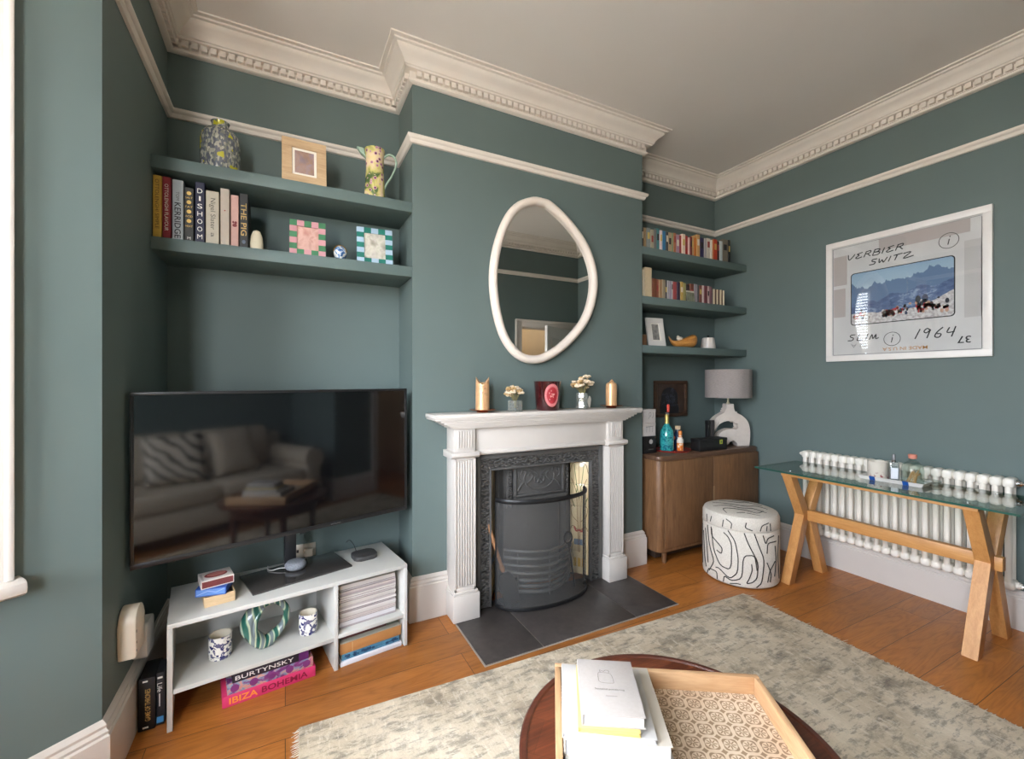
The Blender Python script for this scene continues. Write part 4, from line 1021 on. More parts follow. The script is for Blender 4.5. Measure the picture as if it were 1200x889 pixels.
# lamp
lp = thing('table_lamp', 'table lamp with a pale sculptural loop base and a grey drum shade on the sideboard', 'lamp', (3.405, 2.535, zt), R(-30))
SHD = plain('grey_linen_shade', (150, 140, 137), .85, var=.05, scale=90)
m, nt, bs = newmat('linen_shade'); n = noise(nt, coords(nt, (1, 1, 9)), 60, 2); nt.links.new(ramp(nt, n, [(.3, (140, 131, 128)), (.7, (160, 151, 147))]), bs.inputs['Base Color']); bs.inputs['Roughness'].default_value = .9
g = G(); g.lathe([(.185, .415), (.185, .655), (.181, .655), (.181, .415), (.185, .415)], 56, cap=False); g.obj('lamp_shade', m, lp)
g = G(); g.tube([(0, 0, .36), (0, 0, .46)], .008, 10); g.lathe([(0, .36), (.014, .36), (.014, .372), (.009, .376), (0, .377)], 16); g.lathe([(0, .44), (.018, .44), (.018, .48), (0, .482)], 16)
for k_ in range(3): a = k_*2*math.pi/3; g.tube([(0, 0, .425), (.182*math.cos(a), .182*math.sin(a), .425)], .0025, 6)
g.obj('lamp_neck', plain('lamp_fitting', (196, 188, 160), .35, .4), lp)
STONE = plain('pale_plaster_base', (206, 196, 186), .75, var=.04, scale=30)
outl = catmull([(.03, .362, 0), (.033, .32, 0), (.05, .290, 0), (.10, .262, 0), (.145, .215, 0), (.165, .15, 0), (.166, .07, 0), (.158, .0, 0)], 5)
outl += [Vector((.062, .0, 0))]
outl += catmull([(.058, .012, 0), (.05, .045, 0), (.025, .058, 0), (.0, .045, 0), (-.012, .015, 0)], 4)
outl += [Vector((-.04, .0, 0)), Vector((-.075, .003, 0))]
# left foot curls up into the arm, then the slot, then the outer left side
outl += catmull([(-.115, .03, 0), (-.108, .075, 0), (-.072, .120, 0), (-.015, .146, 0), (.056, .146, 0), (.072, .156, 0), (.070, .182, 0), (.035, .212, 0), (-.03, .214, 0), (-.085, .190, 0), (-.122, .140, 0), (-.142, .075, 0), (-.15, .062, 0)], 4)
outl += catmull([(-.162, .075, 0), (-.170, .13, 0), (-.155, .195, 0), (-.11, .25, 0), (-.055, .285, 0), (-.033, .315, 0), (-.03, .362, 0)], 4)
g = G(); g.prism([(p.x, p.y) for p in outl], -.042, .042, Matrix.Rotation(R(90), 4, 'X'), .010, seg=3); g.obj('lamp_base', STONE, lp, ang=40)
# ------------------------------------------------------------------ television bench
OB = Vector((-.41, 2.14)); AB = R(8.5)
MB_ = Matrix.Translation((OB.x, OB.y, 0)) @ Matrix.Rotation(AB, 4, 'Z')
def bw(x, y, z=0): return MB_ @ Vector((x, y, z))
LAM = plain('white_laminate', (198, 197, 191), .35, var=.015)
bn = thing('television_bench', 'low white television bench with two shelves standing in the left alcove', 'television bench', tuple(bw(0, 0)), AB)
W_, D_, H_ = .985, .39, .42; p = .018
def pb(name, *a): 
    g = G(); g.box(*a, .001); return g.obj(name, LAM, bn)
pb('bench_top', 0, W_, 0, D_, H_-p, H_)
pb('side_panel', 0, p, .0, D_, 0, H_-p-.0005); pb('side_panel', W_-p, W_, 0, D_, 0, H_-p-.0005)
pb('divider', .623, .641, .002, D_, 0, H_-p-.0005)
pb('shelf', p+.0005, .6225, .004, D_, .140, .158); pb('shelf', .6415, W_-p-.0005, .004, D_, .146, .164)
pb('back_rail', p+.0005, .6225, D_-.012, D_, .158, .24)

# television
TVA = R(16.2)
tv = thing('television', 'large flat black television on a slim pole stand with a dark glass base', 'television', (.054, 2.439, H_+.0006), TVA)
cx, cy, w, z0, z1 = -.048, -.115, .5885, .231, .908
BEZ = plain('tv_bezel', (26, 26, 27), .35)
g = G(); g.box(cx-w, cx+w, cy, cy+.028, z0, z1, .004); g.box(cx-w*.6, cx+w*.6, cy+.026, cy+.055, z0+.08, z1-.2, .012); g.obj('back_shell', BEZ, tv)
g = G(); b = .012
for q in ((cx-w, cx+w, z0, z0+.02), (cx-w, cx+w, z1-b, z1), (cx-w, cx-w+b, z0+.02, z1-b), (cx+w-b, cx+w, z0+.02, z1-b)): g.box(q[0], q[1], cy-.008, cy+.002, q[2], q[3], .002)
bz = g.obj('bezel', BEZ, tv)
m, nt, bs = newmat('tv_screen'); bs.inputs['Base Color'].default_value = (.003, .003, .0035, 1); bs.inputs['Roughness'].default_value = .10; bs.inputs['Specular IOR Level'].default_value = .9
n = noise(nt, coords(nt), 3); rr_ = N(nt, 'ShaderNodeMapRange'); rr_.inputs[3].default_value = .05; rr_.inputs[4].default_value = .07; nt.links.new(n, rr_.inputs[0]); nt.links.new(rr_.outputs[0], bs.inputs['Roughness'])
g = G(); g.box(cx-w+b, cx+w-b, cy-.004, cy+.001, z0+.02, z1-b); g.obj('screen', m, tv, smooth=False)
text('maker_mark', 'SAMSUNG', plain('logo_grey', (120, 120, 122), .4), bz, frame((cx+.19, cy-.0086, z0+.010), (1, 0, 0), (0, 0, 1)), width=.05, height=.007)
g = G(); g.box(cx+.02, cx+.05, cy-.009, cy-.004, z0-.006, z0+.001, .002); g.obj('sensor', BEZ, bz)
g = G(); g.box(-.032, .024, .090, .114, .008, .47, .006); g.box(-.06, .06, cy+.05, .113, .40, .52, .004); g.obj('pole', plain('stand_grey', (62, 62, 64), .3, .5), tv)
g = G(); g.box(-.226, .226, -.125, .125, 0, .0085, .002); g.obj('base_plate', plain('smoked_glass_plate', (60, 57, 55), .09, coat=.6), tv)
zt = H_+.0092
# smart speaker
pv = bw(.500, .256, zt+.0004)
sp_ = thing('smart_speaker', 'small pale blue-grey fabric smart speaker puck on the television base plate', 'speaker', tuple(pv))
m, nt, bs = newmat('speaker_fabric'); n = noise(nt, coords(nt), 240, 2); nt.links.new(ramp(nt, n, [(.4, (116, 119, 125)), (.6, (140, 143, 149))]), bs.inputs['Base Color']); bs.inputs['Roughness'].default_value = .9
g = G(); g.lathe([(0, .0), (.034, 0), (.044, .006), (.050, .018), (.049, .027), (.040, .038), (.022, .043), (0, .044)], 36); g.obj('fabric_body', m, sp_)
g = G(); g.lathe([(0, -.0), (.035, -.0), (.043, .005), (.030, .004), (0, .004)], 30); g.obj('rubber_base', plain('rubber_grey', (80, 82, 86), .8), sp_)
g = G(); q = [Vector((-.045, .0, .012)), Vector((-.075, .012, .010)), Vector((-.105, .020, .003)), Vector((-.125, .045, .002)), Vector((-.125, .085, .003))]; g.tube(catmull(q, 6), .0022, 7); g.obj('cable', WPLAS, sp_)
# streaming box
pv = bw(.832, .225, H_+.0004)
md = thing('media_box', 'flat dark grey square media box on the chimney end of the bench', 'media box', tuple(pv), AB)
g = G(); g.prism(rrect(.122, .112, .028, 5), 0, .022, None, .004); g.obj('case', plain('charcoal_plastic', (58, 57, 56), .5), md)
g = G(); g.tube(catmull([(-.02, .056, .012), (-.022, .075, .016), (-.03, .09, .045), (-.04, .13, .06), (-.05, .165, .04)], 6), .002, 6); g.obj('cable', BLACK, md)

# matchboxes
def px(name, label, cat, x, y, z, rz): return thing(name, label, cat, tuple(bw(x, y, z)), AB+R(rz))
PINE = wood('pine_box_wood', (196, 164, 124), (220, 192, 152), 'x', 3, .6, 8)
t = px('wooden_box', 'small open pale wooden box at the bottom of the matchbox pile on the bench', 'box', .172, .125, H_+.0004, 4)
g = G(); w, d, h, q = .055, .052, .042, .005
g.box(-w, w, -d, -d+q, 0, h, .001); g.box(-w, w, d-q, d, 0, h, .001); g.box(-w, -w+q, -d+q, d-q, 0, h, .001); g.box(w-q, w, -d+q, d-q, 0, h, .001); g.box(-w+q, w-q, -d+q, d-q, 0, .004); g.obj('tray', PINE, t)
g = G(); rr = random.Random(5)
for k_ in range(34):
    a = rr.uniform(-.2, .2); M = Matrix.Translation((rr.uniform(-.012, .012), rr.uniform(-.042, .042), rr.uniform(.008, .032))) @ Matrix.Rotation(a, 4, 'Z'); g.box(-.034, .034, -.0012, .0012, -.0012, .0012, M=M)
o = g.obj('matchsticks', PINE, t, smooth=False); o['kind'] = 'stuff'
MBC = plain('matchbox_white_card', (214, 206, 200), .7, var=.03); STRK = plain('striker_maroon', (112, 52, 52), .85, var=.12, scale=200)
def matchbox(label, x, y, z, rz, L, D, H, top, side, deco):
    t = px('matchbox', label, 'matchbox', x, y, z, rz)
    g = G(); a, b_ = L/2, D/2
    g.box(-a, a, -b_, b_, H-.0015, H, .0004); g.box(-a, a, -b_, b_, 0, .0015, .0004); g.box(-a, a, -b_, -b_+.0015, .0015, H-.0015); g.box(-a, a, b_-.0015, b_, .0015, H-.0015); g.obj('sleeve', top, t)
    g = G(); g.box(-a+.0008, a-.0008, -b_+.002, b_-.002, .002, H-.002, .0004); g.obj('drawer', MBC if deco else top, t)
    for s in (-1, 1):
        g = G(); g.box(-a+.003, a-.003, min(s*b_, s*(b_+.0005)), max(s*b_, s*(b_+.0005)), .004, H-.004); g.obj('striker', side, t, smooth=False)
    return t, H
BLU2 = plain('matchbox_blue', (44, 82, 160), .6, var=.04); BLT = plain('matchbox_blue_pale', (96, 136, 200), .6)
t, h = matchbox('blue matchbox sandwiched in the middle of the pile on the bench', .158, .128, H_+.0428, -18, .112, .100, .032, BLU2, BLT, False)
g = G(); g.tube([(-.05, -.0508, .008), (-.01, -.0508, .022), (.02, -.0508, .014), (.05, -.0508, .026)], .0014, 5); g.obj('printed_swirl', plain('swirl_pale', (150, 176, 220), .6), t)
t, h = matchbox('white matchbox with a maroon oval on the lid, topmost of the pile on the bench', .163, .138, H_+.0752, 6, .118, .104, .034, MBC, STRK, True)
el = [(.042*math.cos(a*2*math.pi/40), .030*math.sin(a*2*math.pi/40)) for a in range(40)]
g = G(); g.prism(el, h, h+.0005); g.obj('printed_oval', plain('oval_maroon', (132, 46, 46), .6), t, smooth=False)
g = G(); g.prism([(x*.82+.002, y*.72+.004) for x, y in el], h+.0004, h+.0009); g.obj('oval_centre', plain('oval_rose', (196, 120, 112), .6), t, smooth=False)
g = G(); rr = random.Random(9); M = Matrix.Translation((0, 0, h))
for k_ in range(7): g.ribbon([(-.055, -.040+.011*k_), (-.048, -.040+.011*k_)], .004, M)
g.obj('small_print', TG, t, smooth=False)

# speckled mugs and loop vase
m, nt, bs = newmat('cobalt_splatter'); n = noise(nt, coords(nt), 62, 2, .5, .6); n3 = noise(nt, coords(nt, loc=(5, 2, 1)), 24, 2)
c = ramp(nt, n, [(.50, (228, 224, 216)), (.535, (50, 50, 104)), (1, (34, 34, 84))]); nt.links.new(mixc(nt, ramp(nt, n3, [(.42, 0.0), (.5, .12)]), c, (228, 224, 216)), bs.inputs['Base Color']); bs.inputs['Roughness'].default_value = .2
SPLAT = m; INNER = plain('cream_glaze_inner', (222, 212, 192), .3)
def beaker(label, x, y, r, h):
    t = px('beaker', label, 'beaker', x, y, .1586, 0)
    g = G(); g.lathe([(0, 0), (r*.93, 0), (r, .006), (r, h-.002), (r-.001, h)], 36, cap=False); g.obj('outer_glaze', SPLAT, t)
    g = G(); g.lathe([(r-.001, h), (r-.005, h-.001), (r-.006, .008), (0, .006)], 36, cap=False); g.obj('inner_glaze', INNER, t)
beaker('blue and white splattered beaker at the wall end of the bench shelf', .180, .155, .0445, .098)
beaker('blue and white splattered beaker beside the bench divider', .533, .130, .041, .096)
m, nt, bs = newmat('streaked_green_glaze'); tc = coords(nt); sepx = N(nt, 'ShaderNodeSeparateXYZ'); nt.links.new(tc, sepx.inputs[0])
n = noise(nt, tc, 10, 3, .5, .6)
wvt = N(nt, 'ShaderNodeTexWave', bands_direction='X'); wvt.inputs['Scale'].default_value = 7.5; wvt.inputs['Distortion'].default_value = 3.5; wvt.inputs['Detail'].default_value = 1; wvt.inputs['Detail Scale'].default_value = 1.2; nt.links.new(tc, wvt.inputs[0])
c = ramp(nt, wvt.outputs['Fac'], [(.1, (34, 88, 76)), (.28, (70, 112, 102)), (.36, (160, 178, 150)), (.66, (178, 192, 160)), (.78, (112, 124, 126))])
nt.links.new(c, bs.inputs['Base Color']); bs.inputs['Roughness'].default_value = .12; bs.inputs['Coat Weight'].default_value = .5
t = px('loop_vase', 'green and pale striped twisted ceramic loop vase in the middle of the bench shelf', 'vase', .352, .125, .1586, 8)
g = G(); path = catmull([(-.005, 0, .020), (-.045, .004, .055), (-.070, .008, .110), (-.050, .006, .165), (0, 0, .195), (.050, -.006, .190), (.086, -.010, .140), (.078, -.008, .085), (.045, 0, .045)], 6, True)
k = len(path); rs = []
for i, q in enumerate(path): rs.append(.017+.020*max(0, -q.x/.07)+.018*max(0, 1-q.z/.07))
g.tube(path, rs, 14, closed=True, flat=(1.15, .9)); 
g.tube(catmull([(-.035, -.02, .04), (-.05, -.028, .09), (-.045, -.026, .14), (-.015, -.02, .185)], 6), [.008+.004*math.sin(math.pi*i/18) for i in range(19)], 8)
g.lathe([(0, 0), (.030, 0), (.034, .01), (.026, .035), (0, .04)], 20, sx=1.1, sy=.8); g.obj('ceramic_body', m, t, ang=60)

# magazines in the right compartment
cols = [(196, 190, 184), (176, 168, 166), (206, 200, 196), (160, 150, 150), (212, 208, 204), (188, 176, 172), (204, 200, 202)]
z = .1645; rr = random.Random(11); nm = 20
for i in range(nm):
    h = .0098; c = cols[rr.randrange(len(cols))]
    wd = .282+rr.uniform(-.004, .004); t = thing('magazine', 'pale-edged magazine in the white bench, %s from the bottom of its pile' % ('lowest' if i == 0 else ORD[i]), 'magazine', tuple(bw(.799+rr.uniform(-.003, .003), .045+rr.uniform(0, .006), z+.0002)), AB+R(rr.uniform(-.4, .4)), 'magazines stacked in the bench')
    dark = i in (3, 7, 12, 13, 17)
    cm = plain('mag_%d' % (cols.index(c) if not dark else 9), (72, 68, 70) if dark else c, .5)
    g = G(); g.box(-wd/2, wd/2, 0, .21, 0, .0014); g.box(-wd/2, wd/2, 0, .21, h-.0014, h); g.box(-wd/2, wd/2, 0, .0012, .0014, h-.0014, mat=1); g.obj('cover', [cm if dark else plain('mag_%d' % cols.index(c), c, .5), plain('mag_%d' % cols.index(c), c, .5)], t, smooth=False)
    g = G(); g.box(-wd/2+.0006, wd/2-.0006, .0014, .209, .0016, h-.0016); g.obj('pages', PAGES, t, smooth=False)
    z += h+.0006
def flat_book(label, M, w, d, h, cmat, name='book', b=.002, cat='book', group=None, pages=None):
    """lying book, spine towards local -y"""
    t = thing(name, label, cat, M=M, group=group)
    g = G(); g.box(-w/2, w/2, 0, d, 0, b, .0006); g.box(-w/2, w/2, 0, d, h-b, h, .0006); g.box(-w/2, w/2, -.0006, b, .0006, h-.0006, .0006); g.obj('cover', cmat, t)
    g = G(); g.box(-w/2+.003, w/2-.003, b+.0002, d-.003, b+.0002, h-b-.0002); g.obj('pages', pages or PAGES, t, smooth=False)
    return t
def bM(x, y, z, rz=0): return Matrix.Translation(bw(x, y, z)) @ Matrix.Rotation(AB+R(rz), 4, 'Z')
def front(t, body, mat, w, h, x, z, name='spine_title', bold=0.0): return text(name, body, mat, t, frame((x, -.0012, z), (1, 0, 0), (0, 0, 1)), width=w, height=h, font_bold=bold)
t = flat_book('white hardback lying on the floor at the bottom of the bench compartment', bM(.806, .012, .0008), .304, .23, .022, plain('cover_white_gloss', (216, 216, 222), .4))
t = flat_book('blue paperback lying on the white hardback under the brown box file', bM(.806, .022, .0234), .288, .20, .030, plain('cover_sky_blue', (72, 124, 150), .45, var=.25, scale=26))
front(t, 'THE GREAT BLUE', plain('print_pale_blue', (190, 214, 224), .6), .16, .008, -.03, .018) if False else None
g = G(); rr = random.Random(4); g.box(-.137, .137, -.0009, .0004, .0145, .0155)
for k_ in range(22): x = rr.uniform(-.135, .135); g.box(x, x+rr.uniform(.006, .022), -.0010, .0004, rr.uniform(.004, .0145), rr.uniform(.0155, .026))
g.obj('spine_pattern', plain('pattern_deep_blue', (30, 70, 100), .5), t, smooth=False)
TANB = plain('tan_card', (176, 124, 72), .6, var=.04)
t = thing('box_file', 'long tan card box file lying above the blue paperback in the bench', 'box', M=bM(.806, .02, .0540))
g = G(); g.box(-.152, .152, 0, .22, 0, .050, .002); g.obj('base', TANB, t); g = G(); g.box(-.152, .152, -.001, .22, .0505, .056, .002); g.obj('lid_edge', plain('grey_board', (150, 146, 132), .7), t)
g = G(); g.box(-.095, -.0935, -.0006, .001, .002, .048); g.obj('card_seam', plain('pale_seam', (206, 180, 140), .6), t, smooth=False)
t = flat_book('thin dark red and grey notebook lying on the tan box file', bM(.78, .05, .1102), .22, .15, .018, plain('cover_wine_grey', (96, 52, 48), .6))
t = flat_book('grey-green notebook lying on the tan box file next to the chimney end', bM(.925, .05, .1102), .055, .15, .020, plain('cover_grey_green', (92, 96, 80), .6))

# big books on the floor under the left shelf
PNK = plain('cover_hot_pink', (206, 56, 104), .45, var=.06, scale=20)
t = flat_book('hot pink book on the floor, lowest of the pile under the bench', bM(.363, .022, .0008), .362, .26, .048, PNK)
front(t, 'IBIZA', plain('print_orange', (238, 150, 50), .6), .105, .026, -.105, .024, bold=.02); front(t, 'BOHEMIA', plain('print_maroon', (132, 16, 52), .6), .185, .026, .055, .024, bold=.02)
m, nt, bs = newmat('ornate_purple_cover'); n = noise(nt, coords(nt, (1, 1, 1.6)), 22, 3, .5, 1.0); nt.links.new(ramp(nt, n, [(.3, (70, 30, 88)), (.42, (130, 60, 120)), (.5, (120, 150, 170)), (.58, (206, 150, 130)), (.7, (170, 70, 130))]), bs.inputs['Base Color']); bs.inputs['Roughness'].default_value = .45
t = flat_book('ornately patterned purple book in the middle of the pile under the bench', bM(.366, .024, .0494), .335, .24, .044, m)
for k_ in range(5):
    g = G(); g.lathe([(0, 0), (.016, 0), (.016, .0008), (.011, .0012), (.011, .0018), (0, .002)], 20, M=frame((-.14+.07*k_, -.0008, .022), (1, 0, 0), (0, 0, 1)))
    g.obj('spine_medallion', plain('medallion_mauve', (120, 48, 110), .5), t)
t = flat_book('black book with wide-set white capitals, topmost of the pile under the bench', bM(.365, .022, .0940), .296, .22, .036, plain('cover_black_purple', (38, 28, 40), .5))
front(t, 'BURTYNSKY', TW, .225, .018, -.025, .018, bold=.005)
g = G(); g.box(.108, .149, -.0010, .1, .0002, .0358); g.obj('purple_band', plain('band_purple', (88, 28, 92), .5), t, smooth=False)

# boxed sets on the floor between bench and wall
t = thing('boxed_set', 'black boxed set with gold spine lettering on the floor against the left skirting', 'boxed set', (-.484, 2.192, .0006), R(1))
g = G(); g.box(-.027, .027, 0, .14, 0, .204, .003); g.obj('case', BLACK, t)
text('spine_title', 'GAME OF THRONES', TGOLD, t, frame((.004, -.0008, .10), (0, 0, 1), (-1, 0, 0)), width=.125, height=.017, font_bold=.01)
g = G(); g.box(-.012, .004, -.0008, .001, .190, .196); g.box(-.012, .006, -.0008, .001, .010, .016); g.obj('small_marks', TW, t, smooth=False)
t = thing('boxed_set', 'slimmer black boxed set with white spine lettering, against the bench side', 'boxed set', (-.4430, 2.205, .0006), R(3))
g = G(); g.box(-.0125, .0125, 0, .10, 0, .208, .002); g.obj('case', plain('case_black_grey', (34, 35, 38), .4), t)
text('spine_title', 'Life', TW, t, frame((-.002, -.0008, .150), (0, 0, -1), (1, 0, 0)), width=.035, height=.016); 
g = G(); g.box(-.004, -.001, -.0008, .001, .075, .125); g.box(-.009, .007, -.0008, .001, .185, .192); g.obj('small_print', TW, t, smooth=False)
g = G(); g.box(-.012, .010, -.0008, .001, .010, .034); g.obj('publisher_block', plain('block_blue', (70, 140, 190), .5), t, smooth=False)

# sockets and adapters on the left wall, outlet on the back wall
t = thing('wall_unit', 'cream wall box with a rounded top fixed to the left wall above the skirting', 'wall box', (-.54, 2.115, .36))
Mx = Matrix(((0, 0, 1, 0), (1, 0, 0, 0), (0, 1, 0, 0), (0, 0, 0, 1)))
g = G(); g.prism([(-.058, 0), (.058, 0), (.058, .12)]+[(.058*math.cos(R(a)), .12+.055*math.sin(R(a))) for a in range(0, 181, 15)][1:-1]+[(-.058, .12)], .002, .055, Mx, .006); g.obj('casing', CREAM, t)
g = G(); g.box(.0545, .0556, -.05, -.044, .02, .028); g.box(.0545, .0556, -.05, -.044, .05, .058); g.box(.0545, .0556, -.052, -.046, .09, .1); g.obj('screw_marks', TB, t, smooth=False)
t = thing('wall_unit', 'white plug-in adapter beyond the cream wall box on the left wall', 'wall box', (-.54, 2.285, .262))
g = G(); g.prism(rrect(.11, .14, .02, 4, 0, .07), .002, .05, Mx, .006); g.obj('casing', WPLAS, t); g = G(); g.tube(catmull([(.03, .05, .03), (.035, .09, .02), (.05, .14, .07), (.07, .22, .10), (.05, .40, .05)], 6), .003, 6); g.obj('cable', WPLAS, t)
t = thing('wall_outlet', 'brushed metal double wall outlet with a cream plug behind the television pole', 'outlet', (.097, 2.83, .39))
g = G(); g.box(-.062, .062, -.010, -.001, -.038, .038, .003); g.obj('face_plate', plain('brushed_plate', (190, 182, 168), .4, .3), t)
g = G(); g.box(.0, .045, -.045, -.010, -.03, .016, .008); g.obj('plug', CREAM, t)
g = G(); g.box(-.04, -.028, -.012, -.009, -.008, .008); g.obj('switch', TB, t)
t = thing('router', 'flat round black router on the floor behind the bench shelf', 'router', tuple(bw(.10, .47, .0)), AB)
g = G(); g.lathe([(0, 0), (.055, 0), (.06, .01), (.055, .19), (.05, .2), (0, .202)], 30, sy=.8); g.obj('case', BLACK, t)
g = G(); g.tube(catmull([(.05, -.03, .15), (.08, -.05, .18), (.12, -.04, .22), (.16, .0, .2), (.2, .02, .1)], 6), .0022, 6); g.obj('cable', WPLAS, t)
# ------------------------------------------------------------------ ottoman
m, nt, bs = newmat('line_print_fabric'); bs.inputs['Base Color'].default_value = lin((206, 199, 186)); n = noise(nt, coords(nt), 160, 2); nt.links.new(ramp(nt, n, [(.35, (198, 190, 177)), (.65, (214, 207, 195))]), bs.inputs['Base Color']); bs.inputs['Roughness'].default_value = .9; bump(nt, bs, n, .15, .002)
FAB = m; LINE = plain('dark_line_print', (52, 48, 44), .9, var=.1)
ot = thing('ottoman', 'round cream ottoman printed with black wandering lines, in front of the sideboard', 'ottoman', (2.868, 2.040, 0))
RO, HB, HT = .243, .375, .478
g = G(); g.lathe([(0, .006), (RO-.012, .006), (RO-.002, .016), (RO, .03), (RO, HB-.01), (RO-.005, HB)], 64, cap=False); ob = g.obj('drum_body', FAB, ot)
g = G(); g.lathe([(RO-.004, HB+.001), (RO+.001, HB+.010), (RO+.001, HT-.035), (RO-.010, HT-.012), (RO-.035, HT-.003), (RO*.5, HT+.004), (0, HT+.006)], 64, cap=False); ol = g.obj('lid_cushion', FAB, ot)
g = G(); g.lathe([(0, 0), (RO-.02, 0), (RO-.02, .008), (0, .008)], 40); g.obj('base_ring', BLACK, ot)
# printed lines: angle measured from the side facing the room
A0 = math.atan2(-2.04, -2.868)
def side_pt(a, z): return Vector(((RO+.0012)*math.cos(A0+a), (RO+.0012)*math.sin(A0+a), z))
def sline(g, pts, r=.0024):
    q = catmull([(a, z, 0) for a, z in pts], 5); g.tube([side_pt(p.x, p.y) for p in q], r, 5)
def poly(g, pts, r=.0034, rad=.25):
    """softened polyline on the drum"""
    q = [];
    for i in range(len(pts)):
        if 0 < i < len(pts)-1:
            a, b, c = Vector(pts[i-1]), Vector(pts[i]), Vector(pts[i+1]); q += [b+(a-b)*rad, b+(a-b)*rad*.3+(c-b)*rad*.3, b+(c-b)*rad]
        else: q.append(Vector(pts[i]))
    out = []
    for a, b in zip(q, q[1:]):
        for k in range(4): out.append(a+(b-a)*k/4)
    out.append(q[-1]); g.tube([side_pt(p[0], p[1]) for p in out], r, 5)
g = G()
S_ = [[(-1.1, .33), (-1.0, .20), (-.95, .10)], [(-1.25, .30), (-1.15, .12), (-1.05, .06)], [(-.98, .36), (-.92, .26), (-.84, .20), (-.70, .13), (-.90, .05)], [(-.82, .36), (-.80, .30), (-.60, .27), (-.45, .24), (-.48, .20), (-.62, .215)],
      [(-.80, .35), (-.74, .22), (-.52, .12), (-.22, .11), (-.20, .28), (-.30, .33), (-.42, .35)], [(-.30, .37), (-.12, .31), (-.04, .20), (-.06, .10), (-.25, .05), (-.55, .10), (-.65, .095)], [(-1.0, .02), (-.92, .065), (-.62, .07), (-.60, .02)],
      [(-.42, .02), (-.40, .06), (-.20, .04), (.05, .07), (.08, .22), (.36, .23), (.42, .13)], [(.10, .37), (.20, .30), (.45, .18), (.42, .08), (.30, .05), (.15, .04), (.22, .07), (.30, .13), (.28, .17)], [(-.25, .02), (-.10, .03), (.02, .03)],
      [(.35, .37), (.45, .30), (.62, .20), (.55, .05), (.40, .02)], [(.58, .36), (.66, .30), (.72, .34), (.95, .35)], [(.70, .24), (.72, .31), (1.05, .31)], [(.70, .18), (.85, .10), (.80, .05)], [(.72, .05), (.78, .12), (1.0, .18)], [(1.0, .28), (1.05, .18), (.98, .08)],
      [(1.2, .34), (1.15, .2), (1.25, .05)], [(-1.4, .34), (-1.45, .2), (-1.35, .06)]]
for k_ in range(10):
    a = 1.6+.3*k_; S_.append([(a, .05), (a+.1, .14), (a+.2, .20), (a+.05, .30), (a+.15, .35)])
for s in S_: poly(g, s)
g.obj('printed_lines', LINE, ob)
g = G()
for s in [[(-.85, HB+.02), (-.80, HB+.06)], [(-.45, HB+.012), (-.42, HB+.06)], [(-.22, HB+.012), (-.20, HB+.05), (-.35, HB+.07)], [(.15, HB+.065), (.12, HB+.03), (.3, HB+.015)], [(.5, HB+.012), (.55, HB+.05), (.75, HB+.065)], [(.68, HB+.012), (.70, HB+.045)], [(.82, HB+.01), (.80, HB+.06)], [(-1.0, HB+.01), (-1.02, HB+.06)]]: poly(g, s)
def tline(pts, r=.0032):
    ca, sa = math.cos(A0), math.sin(A0)
    def tp(p):
        x, y = p.x, p.y; rr = math.hypot(x, y); z = HT+.0065-.0025*(rr/.12)**2 if rr < .12 else HT+.0042-.009*((rr-.12)/.09)
        return Vector((x*ca-y*sa, x*sa+y*ca, z))
    g.tube([tp(p) for p in catmull([(a, b, 0) for a, b in pts], 5)], r, 5)
for pts in ([(.19, -.08), (.10, -.10), (.09, .02), (.12, .10), (.05, .14)], [(.06, -.17), (.02, -.08), (.05, .0), (.03, .08), (.08, .16)], [(-.04, -.18), (-.03, -.08), (-.01, .03), (-.05, .10), (-.02, .17)], [(-.12, -.14), (-.10, -.02), (-.13, .05), (-.09, .14)], [(-.17, -.05), (-.16, .06)], [(.15, .04), (.16, .12)], [(.17, -.02), (.145, .03)]): tline(pts)
g.obj('printed_lines', LINE, ol)
g = G(); g.tube([side_pt(2*math.pi*k/60, HB) for k in range(60)], .0022, 6, closed=True); g.obj('piping', FAB, ol)

# ------------------------------------------------------------------ console table
ct = thing('console_table', 'glass-topped console table on two pale oak X-frames in front of the radiator', 'table', (3.24, 1.365, 0))
m = bpy.data.materials.new('green_edged_glass'); m.use_nodes = True; nt = m.node_tree; bs = nt.nodes['Principled BSDF']
GTOP = glass('tinted_table_glass', (226, 240, 234), .8, .0)
g = G(); g.box(-.252, .250, -.635, .645, .749, .760, .0015); g.obj('glass_top', GTOP, ct, smooth=False)
GE = plain('glass_edge_green', (40, 84, 72), .1, coat=.5)
g = G()
for q in ((-.2535, -.2515, -.636, .646), (.2495, .2515, -.636, .646)): g.box(q[0], q[1], q[2], q[3], .7492, .7598)
for q in ((-.2515, .2495, -.637, -.635), (-.2515, .2495, .645, .647)): g.box(q[0], q[1], q[2], q[3], .7492, .7598)
g.obj('polished_edge', GE, ct, smooth=False)
def xframe(y):
    g = G(); hw = .034; zc = .43
    def leg(xa, xb, y0, y1):
        d = math.atan2(.748, xb-xa); k = hw/math.sin(d)
        g.prism([(xa-k, .0005), (xa+k, .0005), (xb+k, .748), (xb-k, .748)], y0, y1, Matrix(((1, 0, 0, 0), (0, 0, 1, 0), (0, 1, 0, 0), (0, 0, 0, 1))), .002)
    return leg, g
